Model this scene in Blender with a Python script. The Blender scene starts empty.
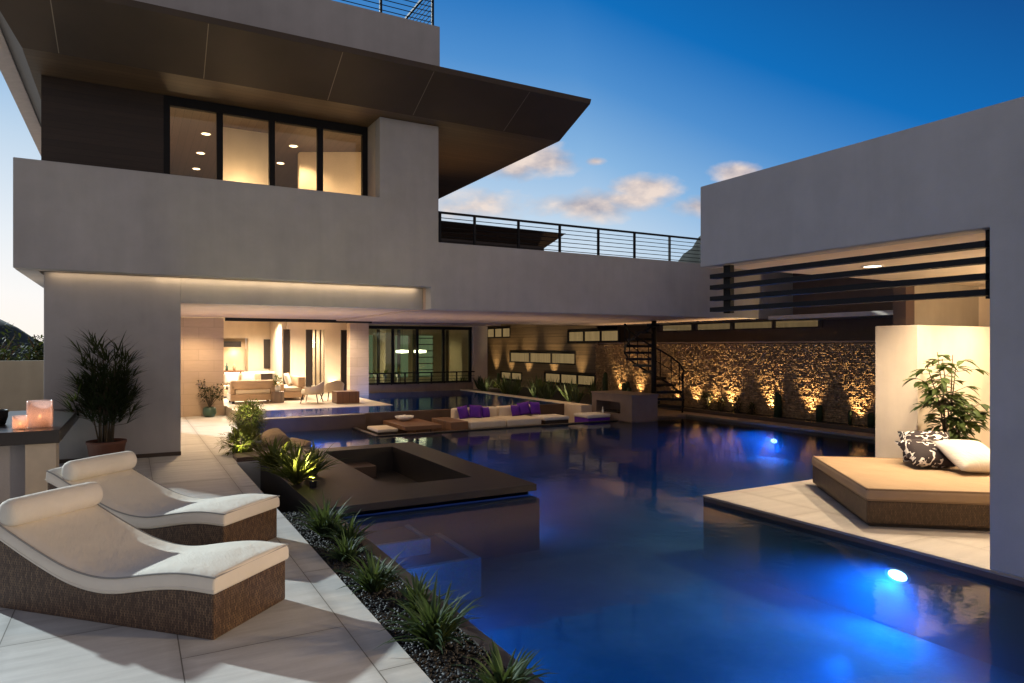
import bpy, bmesh, math, random
from mathutils import Vector, Matrix
random.seed(7)
sc = bpy.context.scene
COL = sc.collection
R = math.radians
rnd = random.uniform

# ------------------------------------------------------------------ node helpers
class NT:
    def __init__(s, tree): s.t = tree; s.n = tree.nodes; s.l = tree.links
    def add(s, typ, **kw):
        n = s.n.new(typ)
        for k, v in kw.items(): setattr(n, k, v)
        return n
    def put(s, sock, v):
        if isinstance(v, bpy.types.NodeSocket): s.l.new(v, sock)
        elif v is not None:
            if isinstance(v, (tuple, list)) and len(v) == 3 and sock.type == 'RGBA': v = (*v, 1)
            sock.default_value = v
    def m(s, op, a, b=None, c=None, clamp=False):
        n = s.add('ShaderNodeMath', operation=op); n.use_clamp = clamp
        s.put(n.inputs[0], a); s.put(n.inputs[1], b)
        if c is not None: s.put(n.inputs[2], c)
        return n.outputs[0]
    def vm(s, op, a, b=None, out=0):
        n = s.add('ShaderNodeVectorMath', operation=op)
        s.put(n.inputs[0], a); s.put(n.inputs[1], b)
        return n.outputs['Value'] if op in ('DOT_PRODUCT', 'LENGTH') else n.outputs[0]
    def mix(s, f, a, b, blend='MIX'):
        n = s.add('ShaderNodeMix', data_type='RGBA', blend_type=blend)
        s.put(n.inputs[0], f); s.put(n.inputs[6], a); s.put(n.inputs[7], b)
        return n.outputs[2]
    def ramp(s, f, stops, interp='LINEAR'):
        n = s.add('ShaderNodeValToRGB'); r = n.color_ramp; r.interpolation = interp
        while len(r.elements) < len(stops): r.elements.new(0.5)
        for e, (p, c) in zip(r.elements, stops): e.position = p; e.color = (*c, 1) if len(c) == 3 else c
        s.put(n.inputs[0], f); return n.outputs[0]
    def noise(s, vec, scale, detail=4, rough=.55, out=0):
        n = s.add('ShaderNodeTexNoise'); s.put(n.inputs['Vector'], vec)
        n.inputs['Scale'].default_value = scale; n.inputs['Detail'].default_value = detail; n.inputs['Roughness'].default_value = rough
        return n.outputs[out]
    def mapv(s, vec, scale=(1,1,1), rot=(0,0,0), loc=(0,0,0)):
        n = s.add('ShaderNodeMapping'); s.put(n.inputs[0], vec)
        n.inputs['Scale'].default_value = scale; n.inputs['Rotation'].default_value = rot; n.inputs['Location'].default_value = loc
        return n.outputs[0]
    def bump(s, h, strength=.3, dist=.01, normal=None):
        n = s.add('ShaderNodeBump'); s.put(n.inputs['Height'], h)
        n.inputs['Strength'].default_value = strength; n.inputs['Distance'].default_value = dist
        if normal is not None: s.put(n.inputs['Normal'], normal)
        return n.outputs[0]
    def sep(s, v):
        n = s.add('ShaderNodeSeparateXYZ'); s.put(n.inputs[0], v); return n.outputs
    def comb(s, x, y, z):
        n = s.add('ShaderNodeCombineXYZ')
        for i, v in enumerate((x, y, z)): s.put(n.inputs[i], v)
        return n.outputs[0]

def mat(name):
    m = bpy.data.materials.new(name); m.use_nodes = True
    t = NT(m.node_tree); b = t.n['Principled BSDF']; o = t.n['Material Output']
    pos = t.add('ShaderNodeNewGeometry').outputs['Position']
    return m, t, b, o, pos
def setp(b, t, color=None, rough=None, metal=None, normal=None, spec=None):
    if color is not None: t.put(b.inputs['Base Color'], color)
    if rough is not None: t.put(b.inputs['Roughness'], rough)
    if metal is not None: t.put(b.inputs['Metallic'], metal)
    if normal is not None: t.put(b.inputs['Normal'], normal)
    if spec is not None: t.put(b.inputs['Specular IOR Level'], spec)

M = {}
def plain(name, col, rough=.6, metal=0, var=.18, scale=6, bump=.15, bdist=.004, bscale=None, spec=None):
    m, t, b, o, pos = mat(name)
    n = t.noise(pos, scale, 5)
    c = t.mix(n, tuple(x*(1-var) for x in col), tuple(min(1, x*(1+var)) for x in col))
    nb = t.noise(pos, bscale or scale*12, 3)
    setp(b, t, c, rough, metal, t.bump(nb, bump, bdist), spec)
    M[name] = m; return m
def stucco(name, col):
    m, t, b, o, pos = mat(name)
    big = t.noise(pos, .55, 5, .6); mid = t.noise(pos, 3.5, 4); fine = t.noise(pos, 70, 3)
    streak = t.noise(t.mapv(pos, (2.2, 2.2, .22)), 1.6, 4)
    f = t.m('ADD', t.m('MULTIPLY', big, .5), t.m('ADD', t.m('MULTIPLY', mid, .25), t.m('MULTIPLY', streak, .3)))
    c = t.mix(t.m('SUBTRACT', t.m('MULTIPLY', f, 1.9), .45, clamp=True), tuple(x*.75 for x in col), tuple(x*1.14 for x in col))
    h = t.m('ADD', fine, t.m('MULTIPLY', mid, .8))
    setp(b, t, c, .88, 0, t.bump(h, .35, .004), .25)
    M[name] = m
stucco('stucco', (.435, .422, .425))
stucco('stucco_light', (.58, .50, .42))
stucco('stucco_brown', (.17, .125, .105))
stucco('cream_plaster', (.74, .62, .47))
stucco('fence_plaster', (.42, .36, .27))
stucco('patio_soffit', (.40, .31, .285))
plain('black_metal', (.010, .010, .012), .6, 0, .2, 9, .05, spec=.2)
plain('dark_bronze', (.062, .042, .031), .55, .15, .3, 1.2, .1)
plain('seam_metal', (.30, .25, .20), .4, .6, .1)
plain('pale_fascia', (.62, .52, .50), .6)
plain('dark_stone', (.030, .023, .019), .45, 0, .35, 3, .3, .004)
plain('brown_stone', (.085, .05, .034), .5, 0, .35, 3, .3, .004)
plain('fire_stone', (.17, .125, .10), .6, 0, .25, 3, .3, .004)
plain('bar_slab', (.028, .021, .018), .3, 0, .25, 8, .1)
plain('bar_base', (.55, .48, .38), .8)
plain('soil', (.02, .016, .012), .95, 0, .4, 20, .8, .01)
plain('pebble', (.020, .021, .024), .55, 0, .7, 26, .1, spec=.3)
plain('terracotta', (.16, .06, .035), .6, 0, .3, 9, .3)
plain('green_pot', (.05, .10, .07), .3)
plain('white_cloth', (.82, .77, .69), .9, 0, .04, 3, .25, .002, 400, .2)
plain('cream_cloth', (.72, .62, .47), .9, 0, .05, 3, .25, .002, 400, .2)
plain('tan_cloth', (.55, .43, .28), .9, 0, .06, 2, .25, .002, 400, .2)
plain('sofa_cloth', (.50, .36, .24), .9, 0, .1, 4, .25, .002, 300, .2)
plain('purple_cloth', (.10, .022, .33), .8, 0, .15, 6, .25, .002, 300, .3)
plain('piping', (.30, .29, .27), .85)
plain('candle_wax', (.85, .72, .5), .6)
plain('white_ceramic', (.82, .80, .74), .25, 0, .02)
plain('counter_dark', (.018, .012, .010), .35)
plain('rock', (.34, .25, .16), .9, 0, .35, 5, .8, .03, 14)
plain('distant_hill', (.022, .024, .020), 1, 0, .4, .4, 0)
plain('bark', (.09, .065, .04), .9, 0, .4, 20, .5, .01)
plain('lawn_earth', (.10, .085, .06), .95, 0, .4, 1.5, .6, .02)
def cloth(name, col):
    m, t, b, o, pos = mat(name)
    big = t.noise(t.mapv(pos, (1, 1, 1), (0, 0, .6)), 3.2, 4, .5); cr = t.noise(t.mapv(pos, (9, 2.2, 4), (0, 0, R(44))), 1.5, 3, .6); weave = t.noise(pos, 420, 2)
    c = t.mix(big, tuple(x*.86 for x in col), tuple(min(1, x*1.06) for x in col))
    n1 = t.bump(t.m('ADD', t.m('MULTIPLY', big, 1.0), t.m('MULTIPLY', cr, .55)), .55, .03)
    setp(b, t, c, .92, 0, t.bump(weave, .25, .002, n1), .2); M[name] = m
cloth('white_cloth', (.80, .735, .63)); cloth('tan_cloth', (.44, .305, .18)); cloth('cream_cloth', (.72, .62, .47))
plain('tan_piping', (.26, .17, .095), .9)
def leafmat(name, a, bcol, rough=.45):
    m, t, b, o, pos = mat(name)
    n = t.noise(pos, 9, 3); oi = t.noise(pos, 60, 2)
    c = t.mix(t.m('MULTIPLY_ADD', t.m('SUBTRACT', n, .5), 2.2, .5, clamp=True), a, bcol)
    c = t.mix(t.m('MULTIPLY', oi, .35), c, tuple(x*.5 for x in a))
    setp(b, t, c, rough+.15, 0, None, .2)
    tr = t.add('ShaderNodeBsdfTranslucent'); t.put(tr.inputs[0], t.mix(.4, c, (.25, .3, .03)))
    ms = t.add('ShaderNodeMixShader'); ms.inputs[0].default_value = .22
    t.l.new(b.outputs[0], ms.inputs[1]); t.l.new(tr.outputs[0], ms.inputs[2]); t.l.new(ms.outputs[0], o.inputs[0])
    M[name] = m
leafmat('palm_leaf', (.013, .023, .010), (.034, .05, .022))
leafmat('strap_leaf', (.025, .055, .025), (.07, .115, .055))
leafmat('lime_leaf', (.08, .11, .02), (.19, .20, .05))
leafmat('agave_leaf', (.04, .065, .03), (.10, .12, .06))
leafmat('broad_leaf', (.045, .075, .02), (.12, .16, .05))
leafmat('dark_leaf', (.012, .017, .009), (.03, .036, .018))
leafmat('cactus_skin', (.025, .04, .02), (.05, .07, .035), .6)

# wood planks/slats
def wood(name, a, bcol, axis=0, rough=.5, board=.12, boardaxis=2):
    m, t, b, o, pos = mat(name)
    s = t.sep(pos); sc_ = [14, 14, 14]; sc_[axis] = .9
    g = t.noise(t.mapv(pos, tuple(sc_)), 2.2, 6, .65)
    bid = t.m('FLOOR', t.m('DIVIDE', s[boardaxis], board))
    wn = t.add('ShaderNodeTexWhiteNoise', noise_dimensions='1D'); t.put(wn.inputs['W'], bid)
    c = t.mix(g, a, bcol); c = t.mix(t.m('MULTIPLY', wn.outputs[0], .45), c, tuple(x*.55 for x in a))
    gap = t.m('LESS_THAN', t.m('FRACT', t.m('DIVIDE', s[boardaxis], board)), .05)
    c = t.mix(t.m('MULTIPLY', gap, .75), c, (.004, .003, .002))
    setp(b, t, c, rough, 0, t.bump(t.m('SUBTRACT', g, t.m('MULTIPLY', gap, 2)), .3, .004))
    M[name] = m
wood('dark_wood', (.016, .009, .006), (.045, .026, .017), 0, .55, .11)
wood('table_wood', (.15, .07, .032), (.27, .14, .07), 0, .45, .14, 1)
wood('soffit_wood', (.11, .068, .04), (.17, .11, .065), 0, .5, .17, 1)
wood('ceiling_wood', (.06, .04, .032), (.11, .075, .06), 1, .5, .15, 0)
wood('slat_wood', (.13, .095, .06), (.22, .165, .105), 1, .55, .11)
wood('cube_wood', (.12, .05, .025), (.22, .10, .05), 2, .4, .2, 0)

def tiles(name, a, bcol, w, h, ox, oy, grout=.008, rough=.5, vein=1., gcol=(.16, .145, .125)):
    m, t, b, o, pos = mat(name)
    s = t.sep(pos)
    u = t.m('DIVIDE', t.m('SUBTRACT', s[0], ox), w)
    off = t.m('MULTIPLY', t.m('FLOOR', u), .37)
    v = t.m('ADD', t.m('DIVIDE', t.m('SUBTRACT', s[1], oy), h), off)
    def edge(x, size):
        f = t.m('FRACT', x); d = t.m('MINIMUM', f, t.m('SUBTRACT', 1, f)); return t.m('LESS_THAN', t.m('MULTIPLY', d, size), grout/2)
    e = t.m('MAXIMUM', edge(u, w), edge(v, h))
    wn = t.add('ShaderNodeTexWhiteNoise', noise_dimensions='2D'); t.put(wn.inputs['Vector'], t.comb(t.m('FLOOR', u), t.m('FLOOR', v), 0))
    warp = t.vm('ADD', pos, t.vm('SCALE', t.noise(pos, 1.1, 3, .5, 1), None))
    sh = t.vm('ADD', t.mapv(pos, (.55, 4.5, 1), (0, 0, R(18))), wn.outputs['Color'])
    n1 = t.noise(sh, 2.2, 7, .62); n2 = t.noise(pos, 28, 4)
    c = t.mix(t.m('MULTIPLY_ADD', t.m('SUBTRACT', n1, .5), 2.0*vein, .5, clamp=True), a, bcol)
    c = t.mix(t.m('MULTIPLY', wn.outputs[0], .30), c, tuple(x*.68 for x in a))
    st_ = t.noise(pos, .9, 6, .65); c = t.mix(t.m('MULTIPLY', t.m('SUBTRACT', st_, .5, clamp=True), .9), c, tuple(x*.55 for x in a))
    c = t.mix(t.m('MULTIPLY', n2, .16), c, tuple(x*.7 for x in a))
    def near(x, size):
        f = t.m('FRACT', x); d = t.m('MULTIPLY', t.m('MINIMUM', f, t.m('SUBTRACT', 1, f)), size); return t.m('SUBTRACT', 1, t.m('DIVIDE', d, .09), clamp=True)
    dirt = t.m('MULTIPLY', t.m('MAXIMUM', near(u, w), near(v, h)), t.m('MULTIPLY', t.noise(pos, 5, 5, .7), .55))
    c = t.mix(dirt, c, gcol)
    c = t.mix(e, c, gcol)
    setp(b, t, c, t.m('MULTIPLY_ADD', n2, .2, rough-.1), 0, t.bump(t.m('SUBTRACT', n1, t.m('MULTIPLY', e, 2.5)), .12, .004))
    M[name] = m
tiles('terrace_tile', (.50, .485, .455), (.75, .735, .70), 1.05, 2.1, .28, .65)
tiles('deck_tile', (.52, .46, .385), (.70, .63, .53), .62, 1.3, 6.72, 6.72, .004, .5, .8, (.3, .24, .18))
tiles('floor_tile', (.55, .46, .36), (.7, .6, .48), 1.2, 1.2, 0, 0, .006, .35)
tiles('coping_tile', (.20, .15, .125), (.30, .23, .19), .6, .6, 0, 0, .006, .5)
# stone-clad interior wall (running bond on x/z)
def travertine(name, a, bcol):
    m, t, b, o, pos = mat(name)
    s = t.sep(pos); xy = t.m('ADD', s[0], s[1])
    br = t.add('ShaderNodeTexBrick'); t.put(br.inputs['Vector'], t.comb(xy, s[2], 0))
    br.inputs['Scale'].default_value = 1; br.inputs['Brick Width'].default_value = .8; br.inputs['Row Height'].default_value = .32
    br.inputs['Mortar Size'].default_value = .006
    for k, c in (('Color1', a), ('Color2', bcol), ('Mortar', tuple(x*.80 for x in a))): t.put(br.inputs[k], c)
    n = t.noise(t.mapv(pos, (2, 2, 9)), 2, 6)
    c = t.mix(t.m('MULTIPLY', n, .45), br.outputs[0], tuple(x*.6 for x in a))
    setp(b, t, c, .6, 0, t.bump(n, .2, .004)); M[name] = m
travertine('travertine', (.56, .42, .30), (.64, .49, .36))
# wicker: fine vertical weave with noisy strands, darkness set per piece of furniture
def wicker(name, a, bcol):
    m, t, b, o, pos = mat(name)
    pos = t.add('ShaderNodeTexCoord').outputs['Object']
    s = t.sep(pos); u = t.m('ADD', s[0], t.m('MULTIPLY', s[1], 1.0)); v = s[2]
    br = t.add('ShaderNodeTexBrick'); t.put(br.inputs['Vector'], t.comb(v, u, 0))
    br.inputs['Scale'].default_value = 1; br.inputs['Brick Width'].default_value = .036; br.inputs['Row Height'].default_value = .0125
    br.inputs['Mortar Size'].default_value = .0035; br.inputs['Mortar Smooth'].default_value = .6
    for k, c in (('Color1', a), ('Color2', bcol), ('Mortar', tuple(x*.18 for x in a))): t.put(br.inputs[k], c)
    n = t.noise(t.mapv(pos, (30, 30, 8)), 1.4, 4)
    c = t.mix(t.m('MULTIPLY', n, .7), br.outputs[0], tuple(x*.35 for x in a))
    setp(b, t, c, .5, 0, t.bump(t.m('SUBTRACT', 1, br.outputs[1]), .8, .004)); M[name] = m
wicker('wicker_dark', (.11, .055, .03), (.36, .22, .12))
wicker('wicker_tan', (.13, .075, .032), (.27, .165, .08))
# damask cushion
m, t, b, o, pos = mat('damask'); tc = t.add('ShaderNodeTexCoord').outputs['Object']
w1 = t.vm('ADD', tc, t.vm('MULTIPLY', t.vm('SUBTRACT', t.noise(tc, 5, 1, .5, 1), (.5, .5, .5)), (.35, .35, .35)))
sx = t.sep(t.vm('SCALE', w1, None)); 
dd = t.m('SINE', t.m('MULTIPLY', t.noise(w1, 5.5, 1.5, .45), 30)); d2 = t.m('GREATER_THAN', t.noise(tc, 6, 1, .4), .44)
c = t.mix(t.m('MULTIPLY', t.m('GREATER_THAN', dd, .55), d2), (.022, .013, .014), (.78, .73, .66)); setp(b, t, c, .85); M['damask'] = m

# emission
def emit(name, col, s):
    m, t, b, o, pos = mat(name); e = t.add('ShaderNodeEmission'); t.put(e.inputs[0], col); e.inputs[1].default_value = s
    t.l.new(e.outputs[0], o.inputs[0]); M[name] = m
emit('lamp_warm', (1, .72, .42), 9)
emit('lamp_white', (1, .86, .66), 7)
emit('pool_lamp', (.55, .82, 1), 10)
emit('flame', (1, .55, .2), 6)
emit('uplight_lens', (1, .72, .36), 5)
def litwin(name, col, s):
    m, t, b, o, pos = mat(name); n = t.noise(t.mapv(pos, (1, 6, .5)), 1.3, 3)
    e = t.add('ShaderNodeEmission'); t.put(e.inputs[0], t.mix(n, tuple(x*.45 for x in col), col)); e.inputs[1].default_value = s
    g = t.add('ShaderNodeBsdfGlossy'); g.inputs['Roughness'].default_value = .05
    ms = t.add('ShaderNodeMixShader'); ms.inputs[0].default_value = .06
    t.l.new(e.outputs[0], ms.inputs[1]); t.l.new(g.outputs[0], ms.inputs[2]); t.l.new(ms.outputs[0], o.inputs[0]); M[name] = m
litwin('lit_pane', (.88, .60, .26), .34)
litwin('green_screen', (.62, .74, .45), .30)
litwin('clerestory_pane', (.80, .55, .25), .20)
# architectural glass
def glass(name, tint, refl=1.5):
    m, t, b, o, pos = mat(name)
    tr = t.add('ShaderNodeBsdfTransparent'); t.put(tr.inputs[0], tint)
    g = t.add('ShaderNodeBsdfGlossy'); g.inputs['Roughness'].default_value = .02
    f = t.add('ShaderNodeFresnel'); f.inputs[0].default_value = refl
    ms = t.add('ShaderNodeMixShader'); t.l.new(f.outputs[0], ms.inputs[0])
    t.l.new(tr.outputs[0], ms.inputs[1]); t.l.new(g.outputs[0], ms.inputs[2]); t.l.new(ms.outputs[0], o.inputs[0]); M[name] = m
glass('pane_glass', (.93, .93, .9))
glass('green_glass', (.80, .88, .78), 1.6)
# mercury-glass candle holder: mottled, half transparent
m, t, b, o, pos = mat('candle_glass')
n = t.noise(pos, 90, 4); tr = t.add('ShaderNodeBsdfTranslucent'); t.put(tr.inputs[0], (.90, .70, .66))
tp = t.add('ShaderNodeBsdfTransparent'); t.put(tp.inputs[0], (.9, .8, .75)); setp(b, t, (.6, .55, .52), .15)
m1 = t.add('ShaderNodeMixShader'); t.put(m1.inputs[0], t.m('MULTIPLY_ADD', n, .6, .1)); t.l.new(tp.outputs[0], m1.inputs[1]); t.l.new(tr.outputs[0], m1.inputs[2])
m2 = t.add('ShaderNodeMixShader'); m2.inputs[0].default_value = .18; t.l.new(m1.outputs[0], m2.inputs[1]); t.l.new(b.outputs[0], m2.inputs[2]); t.l.new(m2.outputs[0], o.inputs[0]); M['candle_glass'] = m
# water
def water(name, tint, rough, s1, s2):
    m, t, b, o, pos = mat(name)
    h = t.m('ADD', t.noise(t.mapv(pos, (1, 1, 1)), s1, 2), t.m('ADD', t.m('MULTIPLY', t.noise(pos, s2, 2), .25), t.m('MULTIPLY', t.noise(pos, s2*3.1, 2), .05)))
    nrm = t.bump(h, .20, .02)
    tr = t.add('ShaderNodeBsdfTransparent'); t.put(tr.inputs[0], tint)
    g = t.add('ShaderNodeBsdfGlossy'); g.inputs['Roughness'].default_value = rough; t.put(g.inputs['Normal'], nrm)
    f = t.add('ShaderNodeFresnel'); f.inputs[0].default_value = 1.28; t.put(f.inputs['Normal'], nrm)
    ms = t.add('ShaderNodeMixShader'); t.l.new(f.outputs[0], ms.inputs[0])
    t.l.new(tr.outputs[0], ms.inputs[1]); t.l.new(g.outputs[0], ms.inputs[2]); t.l.new(ms.outputs[0], o.inputs[0]); M[name] = m
water('water', (.55, .78, .92), .055, 2.2, 9)
def pooltile(name, a, bcol):
    m, t, b, o, pos = mat(name)
    n = t.m('MULTIPLY_ADD', t.m('SUBTRACT', t.noise(pos, .9, 6, .65), .5), 2.4, .5, clamp=True); v = t.add('ShaderNodeTexVoronoi'); t.put(v.inputs['Vector'], pos); v.inputs['Scale'].default_value = 40
    c = t.mix(n, a, bcol); c = t.mix(.25, c, v.outputs['Color'], 'MULTIPLY'); setp(b, t, c, .7); M[name] = m
pooltile('pool_plaster', (.06, .12, .18), (.30, .42, .50))
pooltile('pool_ledge', (.10, .15, .22), (.15, .21, .28))
# stacked stone
m, t, b, o, pos = mat('stacked_stone')
g = t.add('ShaderNodeObjectInfo'); n = t.noise(t.mapv(pos, (1, 5.5, 9)), 1.7, 5, .7); n2 = t.noise(pos, 45, 4)
c = t.mix(t.m('MULTIPLY_ADD', t.m('SUBTRACT', n, .5), 2.4, .5, clamp=True), (.15, .095, .05), (.48, .325, .17))
setp(b, t, c, .85, 0, t.bump(n2, .7, .012)); M['stacked_stone'] = m

# ------------------------------------------------------------------ mesh builder
class MB:
    def __init__(s): s.v = []; s.f = []
    def add(s, vs, fs):
        o = len(s.v); s.v += [tuple(p) for p in vs]; s.f += [tuple(i+o for i in f) for f in fs]; return s
    def box(s, x0, x1, y0, y1, z0, z1):
        return s.add([(x0,y0,z0),(x1,y0,z0),(x1,y1,z0),(x0,y1,z0),(x0,y0,z1),(x1,y0,z1),(x1,y1,z1),(x0,y1,z1)],
            [(0,3,2,1),(4,5,6,7),(0,1,5,4),(1,2,6,5),(2,3,7,6),(3,0,4,7)])
    def prism(s, poly, a, b, axis='z'):     # poly is 2D; extruded along axis from a to b
        def p(q, h): return {'z': (q[0], q[1], h), 'y': (q[0], h, q[1]), 'x': (h, q[0], q[1])}[axis]
        n = len(poly)
        return s.add([p(q, a) for q in poly]+[p(q, b) for q in poly], [tuple(range(n))[::-1], tuple(range(n, 2*n))]+[(i, (i+1) % n, n+(i+1) % n, n+i) for i in range(n)])
    def strip(s, poly, z0, z1, close=True):
        n = len(poly); o = [(x, y, z0) for x, y in poly]+[(x, y, z1) for x, y in poly]
        return s.add(o, [(i, (i+1) % n, n+(i+1) % n, n+i) for i in range(n if close else n-1)])
    def tube(s, pts, r, k=8, cap=True):
        pts = [Vector(p) for p in pts]; rr = r if isinstance(r, (list, tuple)) else [r]*len(pts); vs = []; fs = []
        up = Vector((0, 0, 1))
        for i, p in enumerate(pts):
            d = (pts[min(i+1, len(pts)-1)]-pts[max(i-1, 0)]).normalized()
            a = d.cross(up); a = d.cross(Vector((1, 0, 0))) if a.length < .05 else a; a.normalize(); c = d.cross(a)
            for j in range(k):
                th = 2*math.pi*j/k; vs.append(p+(a*math.cos(th)+c*math.sin(th))*rr[i])
        for i in range(len(pts)-1):
            for j in range(k): fs.append((i*k+j, i*k+(j+1) % k, (i+1)*k+(j+1) % k, (i+1)*k+j))
        if cap: fs += [tuple(range(k))[::-1], tuple(range((len(pts)-1)*k, len(pts)*k))]
        return s.add(vs, fs)
    def lathe(s, prof, c=(0, 0, 0), k=24):
        vs = []; fs = []
        for r, z in prof:
            for j in range(k): th = 2*math.pi*j/k; vs.append((c[0]+r*math.cos(th), c[1]+r*math.sin(th), c[2]+z))
        for i in range(len(prof)-1):
            for j in range(k): fs.append((i*k+j, i*k+(j+1) % k, (i+1)*k+(j+1) % k, (i+1)*k+j))
        return s.add(vs, fs)
    def blade(s, base, az, L, w, lean, droop, n=5, vfold=.25, twist=0):
        # ribbon leaf rising from base, arching over and tapering
        p = Vector(base); el = math.pi/2-lean; vs = []
        for i in range(n+1):
            t = i/n; ww = w*(.55+1.0*t if t < .4 else 1.6*(1-t)**.75*.95)+.0008
            d = Vector((math.cos(az)*math.cos(el), math.sin(az)*math.cos(el), math.sin(el)))
            sd = Vector((-math.sin(az), math.cos(az), 0)); nn = sd.cross(d)
            vs += [p+sd*ww/2+nn*ww*vfold, p, p-sd*ww/2+nn*ww*vfold]
            p = p+d*(L/n); el -= droop/n*(.5+t)
        fs = []
        for i in range(n):
            a = i*3; fs += [(a, a+1, a+4, a+3), (a+1, a+2, a+5, a+4)]
        return s.add(vs, fs)
    def leaf(s, base, d, L, w, fold=.2, droop=.3):
        d = Vector(d).normalized(); sd = d.cross(Vector((0, 0, 1))); sd = Vector((1, 0, 0)) if sd.length < .05 else sd.normalized(); up = sd.cross(d)
        b = Vector(base); vs = []
        for t, ww in ((0, .06), (.25, .8), (.55, 1), (.85, .55), (1, .03)):
            c = b+d*L*t-Vector((0, 0, 1))*droop*L*t*t
            vs += [c+sd*w*ww/2+up*fold*w*ww*.5, c, c-sd*w*ww/2+up*fold*w*ww*.5]
        fs = []
        for i in range(4):
            a = i*3; fs += [(a, a+1, a+4, a+3), (a+1, a+2, a+5, a+4)]
        return s.add(vs, fs)
    def blob(s, c, r, sub=1, jit=.15, squash=1):
        bm = bmesh.new(); bmesh.ops.create_icosphere(bm, subdivisions=sub, radius=1)
        sx, sy, sz = (r*rnd(1-jit, 1+jit) for _ in range(3)); th = rnd(0, 6.28); ct, st = math.cos(th), math.sin(th)
        vs = []
        for v in bm.verts:
            x, y, z = v.co.x*sx, v.co.y*sy, v.co.z*sz*squash
            vs.append((c[0]+x*ct-y*st, c[1]+x*st+y*ct, c[2]+z))
        s.add(vs, [[v.index for v in f.verts] for f in bm.faces]); bm.free(); return s
    def build(s, name, material, parent=None, bevel=0, smooth=False, seg=2, local=False, subsurf=0):
        me = bpy.data.meshes.new(name); vs = s.v
        ob = bpy.data.objects.new(name, me); COL.objects.link(ob)
        if parent is not None:
            root = parent
            while root.parent: root = root.parent
            ob.parent = parent
            if not local:
                inv = (Matrix.Translation(root.location) @ Matrix.Rotation(root.rotation_euler.z, 4, 'Z')).inverted()
                vs = [inv @ Vector(p) for p in vs]
        elif not local:
            xs, ys, zs = zip(*vs); c = Vector(((min(xs)+max(xs))/2, (min(ys)+max(ys))/2, min(zs)))
            vs = [Vector(p)-c for p in vs]; ob.location = c
        me.from_pydata([tuple(p) for p in vs], [], s.f); me.update()
        bm = bmesh.new(); bm.from_mesh(me); 
        if len(bm.faces) < 60000: bmesh.ops.recalc_face_normals(bm, faces=bm.faces)
        bm.to_mesh(me); bm.free()
        me.materials.append(M[material] if isinstance(material, str) else material)
        if smooth: me.shade_smooth()
        if bevel:
            md = ob.modifiers.new('bevel', 'BEVEL'); md.width = bevel; md.segments = seg; md.limit_method = 'ANGLE'; md.angle_limit = R(40)
            if smooth: md.harden_normals = False
        if subsurf:
            md = ob.modifiers.new('sub', 'SUBSURF'); md.levels = md.render_levels = subsurf
        return ob

def tag(o, label=None, cat=None, group=None, kind=None):
    if label: o['label'] = label
    if cat: o['category'] = cat
    if group: o['group'] = group
    if kind: o['kind'] = kind
    return o
def thing(name, label, cat, loc=(0, 0, 0), rz=0, group=None):
    o = bpy.data.objects.new(name, None); COL.objects.link(o); o.location = loc; o.rotation_euler = (0, 0, rz)
    o.empty_display_size = .1
    return tag(o, label, cat, group)
def struct(o): o['kind'] = 'structure'; return o
def copy_tree(o, parent=None):
    c = o.copy(); COL.objects.link(c)
    if parent is not None: c.parent = parent
    for ch in list(o.children): copy_tree(ch, c)
    return c
def box(*a): return MB().box(*a)

def light(name, typ, loc, energy, col, aim=None, **kw):
    d = bpy.data.lights.new(name, typ); d.energy = energy; d.color = col
    for k, v in kw.items(): setattr(d, k, v)
    o = bpy.data.objects.new(name, d); COL.objects.link(o); o.location = loc
    if aim is not None: o.rotation_euler = Vector(aim).to_track_quat('-Z', 'Y').to_euler()
    return o
PAV = (1, .79, .55); WARM = (1, .70, .40); AMBER = (1, .66, .30); BLUE = (.02, .27, 1)

# ------------------------------------------------------------------ camera
cam = bpy.data.cameras.new('camera'); co = bpy.data.objects.new('camera', cam); COL.objects.link(co)
co.location = (0, 0, 2); co.rotation_euler = (R(90), 0, R(-29.165)); cam.lens = 24.0; cam.sensor_width = 36
cam.shift_y = 5/1024; cam.clip_end = 3000; sc.camera = co

# ------------------------------------------------------------------ world: dusk sky
w = bpy.data.worlds.new('World'); sc.world = w; w.use_nodes = True
t = NT(w.node_tree); bg = t.n['Background']
D = t.add('ShaderNodeTexCoord').outputs['Generated']
s_ = t.sep(D); z = s_[2]
fw = Vector((math.sin(R(29.165)), math.cos(R(29.165)), 0)); rt = Vector((fw.y, -fw.x, 0))
SUNAZ = Vector((-.50, .866, 0)).normalized()
u = t.vm('DOT_PRODUCT', D, tuple(SUNAZ))
zc = t.m('MAXIMUM', z, 0)
tt = t.m('ADD', zc, t.m('ADD', t.m('MULTIPLY', t.m('SUBTRACT', 1, u), .15), t.m('MULTIPLY', t.m('MAXIMUM', t.m('SUBTRACT', .4, u), 0), .33)))
sky = t.ramp(tt, [(0, (1, .93, .84)), (.075, (.95, .94, .93)), (.15, (.80, .86, .92)), (.26, (.53, .68, .84)), (.36, (.24, .46, .75)), (.46, (.075, .27, .62)), (.56, (.003, .15, .49)), (.70, (.004, .085, .31)), (.90, (.05, .075, .12)), (1, (.10, .10, .12))])
# rosy, bright anti-twilight band behind the photographer's back
back = t.vm('DOT_PRODUCT', D, tuple(-fw))
bm_ = t.m('MULTIPLY', t.m('MULTIPLY_ADD', back, 1.6, .1, clamp=True), t.m('SUBTRACT', 1, t.m('MULTIPLY', zc, 1.1), clamp=True))
sky = t.mix(bm_, sky, (.57, .48, .45))
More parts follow.
